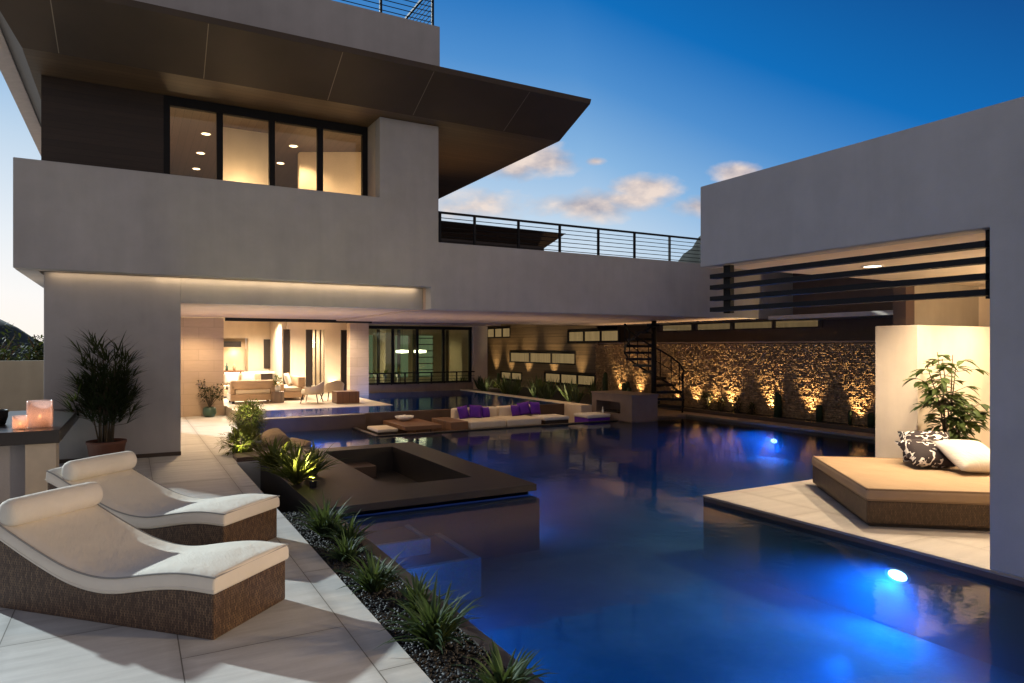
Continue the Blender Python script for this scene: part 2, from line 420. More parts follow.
# clouds
fd = t.m('MAXIMUM', t.vm('DOT_PRODUCT', D, tuple(fw)), .05)
gx = t.m('DIVIDE', t.vm('DOT_PRODUCT', D, tuple(rt)), fd); gy = t.m('DIVIDE', z, fd)
gv = t.comb(gx, gy, 0)
n1 = t.noise(t.mapv(gv, (1, 1.7, 1)), 10, 7, .55); n2 = t.noise(t.mapv(t.vm('ADD', gv, (.006, -.016, 0)), (1, 1.7, 1)), 10, 7, .55); nw = t.noise(gv, 28, 5, .6)
field = None
def PXD(px, py): return ((px-512)/682.7, (346.5-py)/682.7)
for px, py, rx, ry, st in ((538, 160, 44, 22, 1.1), (515, 168, 40, 16, 1), (595, 161, 12, 5, .8), (652, 190, 46, 18, 1.15), (640, 200, 60, 14, .9), (580, 205, 62, 18, .85), (695, 206, 46, 16, .9), (738, 174, 30, 11, .9), (800, 178, 40, 14, .8), (470, 208, 60, 20, .7)):
    cx, cy = PXD(px, py)
    dx = t.m('DIVIDE', t.m('SUBTRACT', gx, cx), rx/682.7); dy = t.m('DIVIDE', t.m('SUBTRACT', gy, cy), ry/682.7)
    e = t.m('MULTIPLY', t.m('SUBTRACT', 1, t.m('SQRT', t.m('ADD', t.m('MULTIPLY', dx, dx), t.m('MULTIPLY', dy, dy)))), st)
    field = e if field is None else t.m('MAXIMUM', field, e)
fn = t.m('ADD', field, t.m('MULTIPLY', t.m('SUBTRACT', n1, .50), 1.9))
dens = t.m('MULTIPLY', t.m('SMOOTH_MIN', t.m('MAXIMUM', t.m('MULTIPLY', fn, 1.5), 0), 1, .3), t.m('GREATER_THAN', field, -.4))
lit = t.m('MULTIPLY_ADD', t.m('SUBTRACT', n1, n2), 4.2, .50, clamp=True)
ccol = t.mix(lit, (.42, .37, .40), (.93, .74, .61))
sky = t.mix(t.m('MULTIPLY', dens, .86, clamp=True), sky, ccol)
# a little of the physical sky as well
ni = t.add('ShaderNodeTexSky', sky_type='NISHITA'); ni.sun_disc = False; ni.sun_elevation = R(3); ni.sun_rotation = math.atan2(SUNAZ.x, SUNAZ.y)
sky = t.mix(1, sky, t.mix(1, ni.outputs[0], (.004, .004, .004), 'MULTIPLY'), 'ADD')
t.put(bg.inputs[0], sky); bg.inputs[1].default_value = 1.0

sd = Vector((.50, -.866, -math.tan(R(20)))).normalized()
sun = light('sun', 'SUN', (-20, 40, 20), 5.0, (.84, .97, 1), sd, angle=R(1.0))

# ------------------------------------------------------------------ ground, terrace, pool
struct(MB().add([(-400,-60,-.9),(400,-60,-.9),(400,900,-.9),(-400,900,-.9)], [(0,1,2,3)]).build('ground', 'lawn_earth'))
struct(MB().prism([(-12,-6),(1.56,-6),(1.58,12.55),(2.1,12.6),(2.1,17.5),(2.41,17.5),(2.41,21.5),(.8,30),(-12,30)], -.5, 0).build('terrace', 'terrace_tile'))
WZ = -.08
POOL = [(2.2,-5),(6.74,-5),(6.74,6.765),(14.4,6.765),(14.4,15.2),(12.8,15.2),(12.8,14.62),(11.89,14.62),(11.89,15.2),(4.9,15.2),(4.9,17.35),(2.2,17.35),(2.2,13.2),(5.0,13.2),(5.0,8.48),(2.2,8.48)]
PF = -.85
pb = MB().strip(POOL, PF, 0-.07); pb.add([(1.5,-6,PF),(15,-6,PF),(15,18,PF),(1.5,18,PF)], [(0,1,2,3)])
struct(pb.build('pool_basin', 'pool_plaster'))
wt = MB().add([(x, y, WZ) for x, y in POOL], [tuple(range(len(POOL)))]); struct(wt.build('pool_water', 'water'))
# shallow underwater ledge and steps beside the fire pit
lg = MB(); lg.box(2.2, 5.0, 8.16, 8.46, PF, -.125); lg.box(2.205, 3.40, 7.03, 8.15, PF, -.42); lg.box(2.205, 3.0, 7.50, 8.15, -.419, -.26)
nz = MB(); nz.box(2.205, 3.48, 6.95, 7.029, PF, -.40); nz.box(3.401, 3.48, 7.03, 8.15, PF, -.40); nz.box(2.205, 3.06, 7.43, 7.499, -.419, -.24); nz.box(3.001, 3.06, 7.50, 8.15, -.419, -.24)
M['pool_nosing'] = M['pool_ledge']; pooltile('pool_nosing', (.45, .52, .62), (.6, .66, .74)); struct(nz.build('pool_step_edge', 'pool_nosing', bevel=.006))
wv = bpy.data.materials.new('water_body'); wv.use_nodes = True; nt = NT(wv.node_tree); nt.n.remove(nt.n['Principled BSDF'])
vn = nt.add('ShaderNodeVolumePrincipled'); nt.put(vn.inputs['Color'], (.28, .58, 1)); vn.inputs['Density'].default_value = .34; vn.inputs['Anisotropy'].default_value = .25
nt.l.new(vn.outputs[0], nt.n['Material Output'].inputs['Volume']); M['water_body'] = wv
wvb = MB().prism([(x+(.002 if x < 10 else -.002), y) for x, y in POOL], PF+.01, WZ-.006).build('pool_water_body', 'water_body'); struct(wvb)
struct(lg.build('pool_steps', 'pool_ledge', bevel=.01))
# planting strip between the terrace and the pool
struct(MB().prism([(1.56,-.03),(2.08,-.07),(2.08,-.6),(1.56,-.6)], -5, 8.3, 'y').build('planting_bed', 'soil'))
struct(box(2.08, 2.2, -5, 8.3, -.8, -.045).build('pool_kerb', 'dark_stone', bevel=.006))
pm = MB()
for i in range(5200):
    y = 2.6+6.0*random.random()**1.4; x = rnd(1.575, 2.09); r = rnd(.008, .021)
    pm.blob((x, y, -.028-.04*(x-1.56)/.52+r*.3+rnd(0, .012)), r, 1, .3, .6)
tag(pm.build('pebbles', 'pebble', smooth=True), kind='stuff', label='dark pebbles covering the planting strip beside the pool')
# deck of the pavilion
struct(MB().prism([(6.72,-6),(15.3,-6),(15.3,6.78),(6.72,6.78)], -.028, 0).build('pool_deck', 'deck_tile', bevel=.008))
struct(box(6.73, 15.3, -6, 6.77, -.9, -.029).build('deck_foundation', 'brown_stone'))
# paving along the far side
struct(MB().prism([(14.4,6.79),(14.95,6.79),(14.95,17.6),(12.8,17.6),(12.8,15.2),(14.4,15.2)], -.9, -.01).build('pool_path', 'coping_tile', bevel=.008))

# upper pool
UZ = .26
struct(MB().add([(2.8,17.47,UZ),(11.5,17.47,UZ),(11.5,24.9,UZ),(6.8,24.9,UZ),(6.8,19.4,UZ),(2.8,19.4,UZ)], [(0,1,2,3,4,5)]).build('upper_pool_water', 'water'))
ub = MB().strip([(2.8,17.47),(11.5,17.47),(11.5,24.9),(6.8,24.9),(6.8,19.4),(2.8,19.4)], -.5, UZ-.01); ub.add([(2.6,17.40,-.5),(11.6,17.40,-.5),(11.6,25,-.5),(2.6,25,-.5)], [(0,1,2,3)])
struct(ub.build('upper_pool_basin', 'pool_plaster'))
MBw = MB().box(2.6, 11.505, 17.35, 17.465, -.9, UZ+.004); MBw.box(2.6, 2.79, 17.466, 19.4, -.9, UZ+.03)
MBw.box(2.6, 5.25, 17.12, 17.349, -.9, UZ+.004)
tag(MBw.build('pool_retaining_wall', 'brown_stone', bevel=.006), 'long low brown stone wall holding the raised reflecting pool', 'wall')
MBw = MB().box(11.51, 11.9, 16.47, 24.9, -.9, .275)
tag(MBw.build('coping_wall', 'cream_plaster', bevel=.01), 'pale plastered coping wall between sunken lounge and agave planting', 'wall')
struct(MB().prism([(2.42,19.41),(6.79,19.41),(6.79,28.2),(.8,28.2),(.8,21.51),(2.42,21.51)], -.5, .27).build('living_room_floor', 'floor_tile', bevel=.01))
struct(box(6.8, 13.5, 24.91, 31, -.5, .24).build('gallery_floor', 'coping_tile'))
struct(box(11.905, 15.54, 17.61, 33, -.6, .16).build('agave_bed', 'soil'))

# fire pit / sunken stone basin
ft = thing('fire_pit', 'square sunken dark stone basin with broad rim at pool edge', 'fire pit', (3.5, 10.7, 0))
RX0, RX1, RY0, RY1, HX0, HX1, HY0, HY1 = 1.95, 5.02, 8.28, 13.2, 3.12, 4.45, 9.2, 12.75
m_ = MB()
for a in ((RX0, RX1, RY0, HY0), (RX0, RX1, HY1, RY1), (RX0, HX0, HY0, HY1), (HX1, RX1, HY0, HY1)): m_.box(*a, -.04, .05)
m_.build('rim', 'dark_stone', ft)
m_ = MB()
for a in ((RX0+.03, RX1-.03, RY0+.2, HY0-.02), (RX0+.03, RX1-.03, HY1+.02, RY1-.03), (RX0+.03, HX0-.02, HY0-.02, HY1+.02), (HX1+.02, RX1-.03, HY0-.02, HY1+.02)): m_.box(*a, -.9, -.041)
m_.build('base', 'dark_stone', ft)
box(HX0-.02, HX1+.02, HY0-.02, HY1+.02, -.6, -.42).build('floor_slab', 'dark_stone', ft)
box(HX0-.01, HX1-.5, HY1-.55, HY1+.01, -.42, -.2).build('bench', 'brown_stone', ft, .01)

# sunken lounge
struct(box(4.9, 11.89, 15.21, 17.34, -.9, -.32).build('lounge_floor', 'coping_tile'))
t_ = thing('lounge_kerb', 'thin dark stone kerb separating sunken lounge from the pool', 'kerb', (8, 15.25, -.3))
box(4.9, 11.88, 15.2, 15.32, -.33, -.055).build('front_kerb', 'dark_stone', t_, .006)
box(4.9, 5.02, 15.321, 17.34, -.33, -.055).build('side_kerb', 'dark_stone', t_, .006)

tb = thing('low_table', 'low square wooden table beside the purple pillow sofa', 'table', (6.25, 16.6, -.32))
box(5.76, 6.72, 15.6, 17.25, -.03, .07).build('tabletop', 'table_wood', tb, .008)
for x in (5.9, 6.5):
    for y in (15.75, 17.05): box(x, x+.1, y, y+.1, -.32, -.031).build('leg', 'table_wood', tb)
bo = thing('fruit_bowl', 'white bowl standing on the low wooden lounge table', 'bowl', (6.22, 16.9, .07))
MB().lathe([(.02, .0), (.12, .005), (.22, .06), (.25, .12), (.235, .12), (.2, .06), (.1, .025), (0.001, .02)], (6.22, 16.9, .071)).build('bowl_body', 'white_ceramic', bo, smooth=True)
for i in range(7): MB().blob((6.22+rnd(-.12, .12), 16.9+rnd(-.12, .12), .16), .055, 2, .1).build('fruit', 'white_ceramic', bo, smooth=True)

def cushion(mb, w, d, h, c=(0, 0, 0), n=8, R_=None):
    # pillow with pinched corners, centred on c, thickness h along local y
    vs = []; fs = []
    for sgn in (1, -1):
        for i in range(n+1):
            for j in range(n+1):
                a, b2 = -1+2*i/n, -1+2*j/n
                pr = max(0, (1-a**2))**.45*max(0, (1-b2**2))**.45
                k = 1-.07*(1-abs(a))*abs(b2)**6-.07*(1-abs(b2))*abs(a)**6
                p = Vector((a*w/2*(1-.06*(1-b2*b2)), sgn*h/2*pr, b2*d/2*(1-.06*(1-a*a))))
                if R_: p = R_ @ p
                vs.append(p+Vector(c))
    N = (n+1)**2
    for q in (0, N):
        for i in range(n):
            for j in range(n):
                a = q+i*(n+1)+j; f = (a, a+1, a+n+2, a+n+1); fs.append(f if q else f[::-1])
    return mb.add(vs, fs)
def weld(ob):
    bm = bmesh.new(); bm.from_mesh(ob.data); bmesh.ops.remove_doubles(bm, verts=bm.verts, dist=.0015); bmesh.ops.recalc_face_normals(bm, faces=bm.faces); bm.to_mesh(ob.data); bm.free(); ob.data.shade_smooth(); return ob

sf = thing('outdoor_sofa', 'long cream sofa sunk beside the pool with purple pillows', 'sofa', (8.6, 16.2, -.32))
box(7.40, 10.05, 15.42, 16.7, -.31, -.08).build('base', 'table_wood', sf, .01)
for x0, x1 in ((7.42, 8.45), (8.47, 9.52)): box(x0, x1, 15.42, 16.38, -.079, .11).build('seat', 'cream_cloth', sf, .05, True, 4)
for x0, x1 in ((7.42, 8.72), (8.74, 10.05)): box(x0, x1, 16.39, 16.68, -.078, .36).build('backrest', 'cream_cloth', sf, .06, True, 4)
box(6.92, 7.39, 15.5, 16.75, -.31, .12).build('arm_table', 'table_wood', sf, .01)
for i, (x, z0, rz, s, lab) in enumerate(((7.62, .24, 12, .35, 'leftmost'), (7.96, .25, -8, .36, 'middle'), (8.28, .21, 20, .30, 'rightmost'), (9.17, .22, 14, .31, 'leftmost'), (9.46, .26, -10, .36, 'middle'), (9.80, .26, 8, .36, 'rightmost'))):
    rm = Matrix.Rotation(R(rz), 3, 'Z') @ Matrix.Rotation(R(-16), 3, 'X') @ Matrix.Rotation(R(rnd(-9, 9)), 3, 'Y')
    mb = cushion(MB(), s, s, .15, (x, 16.28-.04*(i % 2), z0+.03), 8, rm)
    o = weld(mb.build('throw_pillow', 'purple_cloth'))
    tag(o, f'purple pillow, {lab} of the three on the sofa\'s {"left end by the wooden arm" if i < 3 else "right end toward the fireplace"}', 'pillow', 'purple pillows on the sofa')
for x0, x1, y0, lab in ((9.62, 10.42, 15.45, 'dark-sided cream ottoman at the right end of the sofa'), (10.98, 11.78, 15.4, 'cream ottoman with purple side in front of the fireplace')):
    ot = thing('ottoman', lab, 'ottoman', ((x0+x1)/2, y0+.35, -.32), 0, 'ottomans of the sunken lounge')
    box(x0+.02, x1-.02, y0+.02, y0+.68, -.32, .015).build('base', 'purple_cloth' if x0 > 10.5 else 'dark_wood', ot, .01)
    box(x0, x1, y0, y0+.7, .016, .11).build('seat_cushion', 'white_cloth', ot, .03, True, 3)
ot = thing('ottoman', 'plain cream ottoman left of the low wooden table', 'ottoman', (5.35, 16.1, -.32), 0, 'ottomans of the sunken lounge')
box(5.12, 5.6, 15.7, 16.5, -.32, -.05).build('base', 'dark_wood', ot, .01); box(5.1, 5.62, 15.68, 16.52, -.049, .03).build('seat_cushion', 'cream_cloth', ot, .03, True, 3)

fb = thing('fireplace', 'square brown stone outdoor fireplace with open hearth by pool', 'fireplace', (12.3, 15.5, -.3))
m_ = MB(); X0, X1, Y0, Y1 = 11.89, 12.8, 14.62, 16.46
m_.box(X0, X1, Y0, Y0+.5, -.9, .64); m_.box(X0, X1, 16.24, Y1, -.9, .64); m_.box(X0, X1, Y0+.501, 16.239, -.9, .12); m_.box(X0, X1, Y0+.501, 16.239, .44, .64); m_.box(X0+.5, X1, Y0+.501, 16.239, .121, .439)
m_.build('surround', 'fire_stone', fb)
box(X0-.03, X1+.02, Y0-.03, Y1+.02, .641, .68).build('mantel', 'fire_stone', fb, .006)
MB().box(11.95, 12.35, 15.3, 16.1, .121, .16).build('grate', 'black_metal', fb)
gm = MB(); gm.lathe([(.0001, 0), (.028, 0), (.03, .09), (.012, .12), (.012, .19), (.0001, .19)], (11.66, 15.62, .11), 12)
tag(gm.build('white_bottle', 'white_ceramic', smooth=True), 'small white bottle standing on the ottoman by the fireplace', 'bottle')

# ------------------------------------------------------------------ the house
H = thing('modern_house', 'large grey stucco modern house with bronze eave and second floor bridge', 'house', (3, 16, 0))
YB = 13.5
MB().prism([(-1.66,3.27),(5.56,3.27),(5.56,2.79),(17,2.79),(17,4.23),(5.74,4.23),(5.74,6.70),(4.44,6.70),(4.44,5.05),(-1.66,5.05)], YB, YB+.3, 'y').build('facade_wall', 'stucco', H, .012)
box(-1.66, -1.36, YB+.301, 18, 3.27, 5.05).build('balcony_side_wall', 'stucco', H)
box(-1.29, .8, 13.95, 14.2, 0, 3.269).build('ground_floor_wall', 'stucco', H, .01)
box(-1.29, -1.05, 14.201, 21.2, 0, 3.269).build('side_wall', 'stucco', H)
box(-1.295, .805, 13.935, 13.949, 0, .07).build('base_board', 'dark_bronze', H)
box(.801, 5.559, 13.95, 14.2, 2.81, 3.269).build('lintel', 'stucco', H, .008)
box(-1.355, 5.559, YB+.301, 13.949, 3.275, 3.4).build('balcony_soffit', 'stucco_light', H)
box(-1.04, 5.559, 14.201, 21.15, 2.83, 3.2).build('patio_ceiling', 'patio_soffit', H)
box(5.561, 17, YB+.301, 21.2, 2.795, 4.1).build('bridge_deck', 'patio_soffit', H)
box(-1.36, 5.55, 14.0, 21, 3.41, 3.6).build('upper_floor_slab', 'stucco', H)
box(4.44, 5.74, YB+.301, 14.36, 4.12, 6.70).build('pier', 'stucco_light', H)
box(5.6, 5.74, 14.37, 20, 4.12, 6.70).build('upper_side_wall', 'stucco', H)
box(-1.6, 5.77, YB, YB+.3, 6.86, 8.84).build('roof_parapet', 'stucco', H, .012)
box(5.47, 5.77, YB+.301, 20, 6.86, 8.84).build('roof_parapet_return', 'stucco', H)
# eave: flat soffit plus an upturned lip along the front and the left end
XL, XRR = -1.50, 8.58
rf = box(XL, XRR, 13.15, 30, 6.71, 6.855).build('roof', 'soffit_wood', H)
lip = MB(); A = [(-1.86, 11.94, 7.19), (XRR, 11.94, 7.19)]; B = [(XL, 13.15, 6.708), (XRR, 13.15, 6.708)]
lip.add([A[0], A[1], B[1], B[0], (A[0][0], 11.90, 7.28), (XRR, 11.90, 7.28), (XRR, 13.15, 6.85), (XL, 13.15, 6.85)], [(0,1,2,3),(4,5,6,7),(0,1,5,4),(1,2,6,5),(3,0,4,7)])
lip.build('eave_lip', 'dark_bronze', rf)
l2 = MB().add([(-1.86,11.94,7.19),(XL,13.15,6.708),(XL,30,6.708),(-1.86,30,7.19),(-1.88,11.90,7.28),(XL,13.15,6.85),(XL,30,6.85),(-1.88,30,7.28)], [(0,1,2,3),(4,5,6,7),(0,3,7,4),(2,3,7,6)])
l2.build('eave_side_lip', 'dark_wood', rf)
MB().add([(-1.87,11.95,7.19),(-1.87,30,7.19),(-2.12,30,7.13),(-2.12,11.95,7.13),(-1.87,11.95,7.29),(-1.87,30,7.29),(-2.12,30,7.23),(-2.12,11.95,7.23)], [(0,1,2,3),(4,5,6,7),(0,3,7,4),(2,3,7,6)]).build('eave_fascia', 'pale_fascia', rf)
for x in (-1.05, 1.08, 3.25, 4.98, 7.08):
    d = Vector((0, 13.15-11.94, 6.708-7.19)); nrm = Vector((0, -.37, -.93))*.004
    a = Vector((x, 11.95, 7.186))+nrm; b_ = Vector((x+.03, 13.13, 6.716))+nrm
    MB().add([a, a+Vector((.014, 0, 0)), b_+Vector((.014, 0, 0)), b_], [(0,1,2,3)]).build('seam', 'seam_metal', rf)
box(-1.36, .529, 14.31, 14.4, 3.6, 6.708).build('wood_cladding', 'dark_wood', H)
# upper window
wf = MB(); YW = 14.31
wf.box(.53, 4.438, YW, YW+.12, 6.53, 6.705); wf.box(.53, 4.438, YW, YW+.12, 4.9, 5.0)
for x in (.53, 1.45, 2.42, 3.38, 4.328): wf.box(x, x+.11, YW, YW+.12, 5.001, 6.529)
wfo = wf.build('window', 'black_metal', H)
for x0, x1 in ((.64, 1.45), (1.56, 2.42), (2.53, 3.38), (3.49, 4.328)): box(x0, x1, YW+.05, YW+.06, 5.0, 6.53).build('pane', 'pane_glass', wfo)
# upper room
box(.40, 5.6, 14.45, 21.0, 6.56, 6.70).build('room_ceiling', 'ceiling_wood', H)
box(.40, 5.6, 20.9, 21.1, 3.6, 6.559).build('room_back_wall', 'cream_plaster', H)
box(.40, .50, 14.45, 20.9, 3.6, 6.559).build('room_side_wall', 'cream_plaster', H)
box(1.62, 2.62, 15.3, 15.5, 3.6, 6.559).build('room_partition', 'cream_plaster', H)
MB().prism([(3.45,16.4),(5.59,15.2),(5.59,15.4),(3.45,16.6)], 3.6, 6.559).build('room_partition', 'cream_plaster', H)
box(4.5, 5.59, 14.45, 14.5, 3.6, 6.559).build('room_partition', 'cream_plaster', H)
# rails: posts, top rail and wires
def railing(name, x0, x1, y, z0, zt, posts, wires, parent):
    r = box(x0, x1, y-.025, y+.025, zt-.03, zt+.015).build(name, 'black_metal', parent)
    for px in posts: box(px-.025, px+.025, y-.024, y+.024, z0, zt-.031).build('post', 'black_metal', r)
    w_ = MB()
    for z_ in wires: w_.tube([(x0, y, z_), (x1, y, z_)], .009, 6)
    w_.build('wires', 'black_metal', r); return r
railing('bridge_railing', 5.75, 14.9, 13.62, 4.10, 4.90, [5.82, 6.65, 7.77, 8.9, 10.03, 11.16, 12.33, 13.45, 14.85], [4.28, 4.38, 4.48, 4.58, 4.68, 4.78], H)
rr = railing('roof_railing', 1, 5.68, 13.62, 8.7, 9.75, [1.05, 2.2, 3.33, 4.5, 5.65], [8.95+.11*i for i in range(7)], H)
m_ = box(5.645, 5.69, 13.66, 18, 9.72, 9.765)
for i in range(7): m_.tube([(5.66, 13.66, 8.95+.11*i), (5.66, 18, 8.95+.11*i)], .009, 6)
m_.build('side_rail', 'black_metal', rr)
# living room
box(.801, 2.36, 21.5, 21.8, 0, 2.829).build('stone_pier', 'travertine', H)
box(2.37, 6.7, 21.16, 21.3, 2.74, 2.86).build('door_track', 'black_metal', H)
box(.8, 6.9, 21.31, 28.3, 2.99, 3.2).build('living_ceiling', 'cream_plaster', H)
bw = MB(); bw.box(.8, 3.05, 28, 28.2, .2, 2.989); bw.box(3.95, 4.75, 28, 28.2, .2, 2.989); bw.box(3.051, 3.949, 28, 28.2, .2, 1.0); bw.box(3.051, 3.949, 28, 28.2, 2.32, 2.989); bw.box(3.051, 3.949, 28.6, 28.7, .8, 2.5)
bw.build('living_back_wall', 'cream_plaster', H)
box(3.96, 4.0, 28.21, 28.6, .9, 2.4).build('niche_cheek', 'cream_plaster', H); box(3.0, 3.04, 28.21, 28.6, .9, 2.4).build('niche_cheek', 'cream_plaster', H); box(3.0, 4.0, 28.21, 28.6, 2.401, 2.45).build('niche_head', 'cream_plaster', H)
box(3.06, 3.94, 28.21, 28.59, .97, .999).build('niche_shelf', 'cream_plaster', H)
box(3.1, 3.72, 28.15, 28.5, 1.98, 2.2).build('range_hood', 'counter_dark', H)
box(4.52, 4.80, 27.95, 27.99, 1.15, 2.28).build('wall_niche', 'counter_dark', H)
box(4.76, 4.9, 25.6, 28.2, .2, 2.989).build('living_side_wall', 'cream_plaster', H)
pr = MB()
for x0, x1 in ((5.02, 5.56), (6.26, 6.84)): pr.box(x0, x1, 25.4, 25.65, .2, 2.989)
pr.build('living_pier', 'cream_plaster', H)
for x0, x1 in ((4.79, 5.0), (5.59, 5.82), (6.88, 7.18)): box(x0, x1, 25.45, 25.55, .2, 2.62).build('door_frame', 'counter_dark', H)
box(5.83, 6.24, 25.5, 25.51, .2, 2.62).build('glass_door', 'pane_glass', H)
for x in (5.92, 6.1): box(x, x+.04, 25.46, 25.54, .2, 2.62).build('door_mullion', 'dark_bronze', H)
box(4.91, 6.9, 25.425, 25.64, 2.625, 2.986).build('living_door_head', 'cream_plaster', H)
box(4.9, 8, 28, 28.2, .2, 2.989).build('hall_wall', 'cream_plaster', H)
box(6.74, 7.42, 23.8, 24.2, .2, 2.99).build('stone_pier', 'travertine', H)
box(6.905, 13, 24.21, 24.9, 2.83, 3.2).build('gallery_soffit', 'patio_soffit', H)
# gallery with glass wall
box(7.43, 12.28, 25.3, 25.75, .24, .53).build('gallery_sill', 'coping_tile', H)
gf = MB(); gf.box(7.6, 12.3, 25.45, 25.57, 2.68, 2.80); gf.box(7.6, 12.3, 25.45, 25.57, .531, .60)
for x in (7.7, 8.86, 9.88, 11.0, 12.2): gf.box(x, x+.09, 25.45, 25.57, .601, 2.679)
gfo = gf.build('glass_wall', 'black_metal', H)
for x0, x1 in ((7.79, 8.86), (8.95, 9.88), (9.97, 11.0), (11.09, 12.2)): box(x0, x1, 25.5, 25.51, .6, 2.68).build('pane', 'green_glass', gfo)
box(12.31, 12.95, 25.3, 25.75, .17, 2.99).build('stone_pier', 'cream_plaster', H)
box(7.2, 15.5, 31.25, 31.4, .1, 3.2).build('gallery_back_wall', 'cream_plaster', H)
for x0, x1, mm in ((8.7, 9.35, 'green_screen'), (10.4, 11.0, 'green_screen'), (11.4, 12.2, 'green_screen')): box(x0, x1, 29.4, 29.44, .6, 2.5).build('gallery_screen', mm, H)
for x0, x1 in ((9.4, 9.8), (12.9, 13.5)): box(x0, x1, 29.0, 29.1, .24, 2.9).build('gallery_column', 'cream_plaster', H)
for x in (9.36, 10.3, 11.02, 12.62): box(x, x+.12, 28.8, 28.9, .24, 2.75).build('gallery_mullion', 'counter_dark', H)
ld = MB()
for i in range(7): ld.box(11.35, 12.2, 29.3, 29.36, .62+i*.29, .66+i*.29)
ld.build('shelf_rack', 'counter_dark', H)
box(7.2, 14, 24.95, 31.2, 3.0, 3.2).build('gallery_ceiling', 'cream_plaster', H)
for i, (x, y, z_) in enumerate(((9.95, 27.3, 1.72), (10.75, 27.3, 1.72))):
    pdl = thing('pendant_lamp', f'glowing pendant lamp behind the gallery glass, {("left", "right")[i]} of the two', 'pendant lamp', (x, y, z_), 0, 'pendant lamps in the gallery')
    MB().lathe([(.001, 0), (.26, .02), (.26, .12), (.001, .14)], (x, y, z_), 18).build('lamp_shade', 'lamp_white', pdl)
    MB().tube([(x, y, z_+.14), (x, y, 2.99)], .008, 6).build('cord', 'black_metal', pdl)
gr = railing('gallery_railing', 7.7, 12.3, 25.2, .53, .98, [8.2+i*.55 for i in range(8)], [.70, .82], H)
box(.8, 14.6, 23.5, 34, 3.21, 6.04).build('rear_upper_storey', 'dark_wood', H)
box(.8, 15.5, 21.4, 23.49, 3.21, 4.0).build('rear_terrace', 'stucco', H)
# rear roof with the same upturned eave, seen above the bridge
box(14.001, 16.59, 32.6, 32.8, 0, 5).build('gap_sun_blocker', 'stucco_brown', H)  # wall added to stop sun leaking through the rear gap
rr = MB(); rr.add([(6,24,6.05),(14.9,24,6.05),(14.9,33,6.05),(6,33,6.05),(6,22.9,6.6),(15.6,23.4,6.64),(15.7,33,6.64),(6,33,6.66)], [(0,1,2,3),(4,5,6,7),(0,1,5,4),(1,2,6,5),(0,4,7,3)])
rr.build('rear_roof', 'dark_bronze', H)

# recessed ceiling lights
def downlight(x, y, z_, r, label, group, lens='lamp_warm'):
    d = thing('ceiling_light', label, 'ceiling light', (x, y, z_), 0, group)
    MB().lathe([(r*1.25, 0), (r*1.25, -.012), (r, -.012), (r, 0)], (x, y, z_), 20).build('trim_ring', 'white_ceramic', d)
    MB().lathe([(.0005, -.006), (r, -.006)], (x, y, z_), 20).build('lens', lens, d)
for i, (x, y) in enumerate(((1.40, 15.95), (1.43, 17.6), (1.46, 19.2))):
    downlight(x, y, 6.557, .085, f'round downlight behind the leftmost upper window pane, {("nearest the glass", "middle one of three", "deepest in the room")[i]}', 'downlights in the upstairs room')
for i, (x, y) in enumerate(((3.22, 15.95), (3.24, 17.6))):
    downlight(x, y, 6.557, .085, f'round downlight behind the third upper window pane, {("upper", "lower")[i]} of the two', 'downlights in the upstairs room')

# ------------------------------------------------------------------ pavilion on the right
P = thing('pool_pavilion', 'grey stucco poolside pavilion with wide opening and lit ceiling', 'pavilion', (9, 2, 0))
XR = 6.72
MB().prism([(-6,0),(3.26,0),(3.26,3.07),(6.82,3.07),(6.82,4.16),(-6,4.16)], XR, XR+.3, 'x').build('wall', 'stucco', P, .012)
box(XR+.301, 15, -6, 6.815, 3.18, 4.1).build('roof', 'stucco', P)
box(XR+.301, 15, 3.2, 6.73, 3.075, 3.179).build('ceiling', 'cream_plaster', P)
box(XR+.301, 15, -6, 3.0, 0, 3.179).build('back_wall', 'stucco_light', P)
box(11.12, 13.25, 6.6, 6.72, 2.30, 3.074).build('upper_panel', 'fence_plaster', P)
box(10.88, 11.119, 6.5, 6.71, 2.30, 3.074).build('upper_post', 'brown_stone', P)
box(13.251, 15, 6.6, 6.72, 2.30, 3.074).build('white_panel', 'cream_plaster', P)
L = thing('louvre_screen', 'four horizontal black louvre bars across the pavilion opening', 'louvre', (6.9, 5, 2.5))
for z_ in (2.93, 2.785, 2.635, 2.49): box(6.735, 6.86, 3.30, 6.66, z_-.029, z_+.029).build('louvre_bar', 'black_metal', L)
box(6.861, 6.93, 6.42, 6.54, 2.44, 3.07).build('post', 'black_metal', L); box(6.861, 6.93, 3.262, 3.36, 2.44, 3.07).build('post', 'black_metal', L)
downlight(8.61, 5.59, 3.073, .11, 'round warm downlight in the pavilion ceiling', 'lights in the pavilion ceiling', 'lamp_white')
wl = MB().prism([(10.5,6.09),(15,6.09),(15,6.4),(10.78,6.4),(10.78,6.775),(10.5,6.775)], 0.001, 2.33)
tag(wl.build('screen_wall', 'cream_plaster', bevel=.01), 'cream plastered screen wall standing behind the daybed', 'wall')

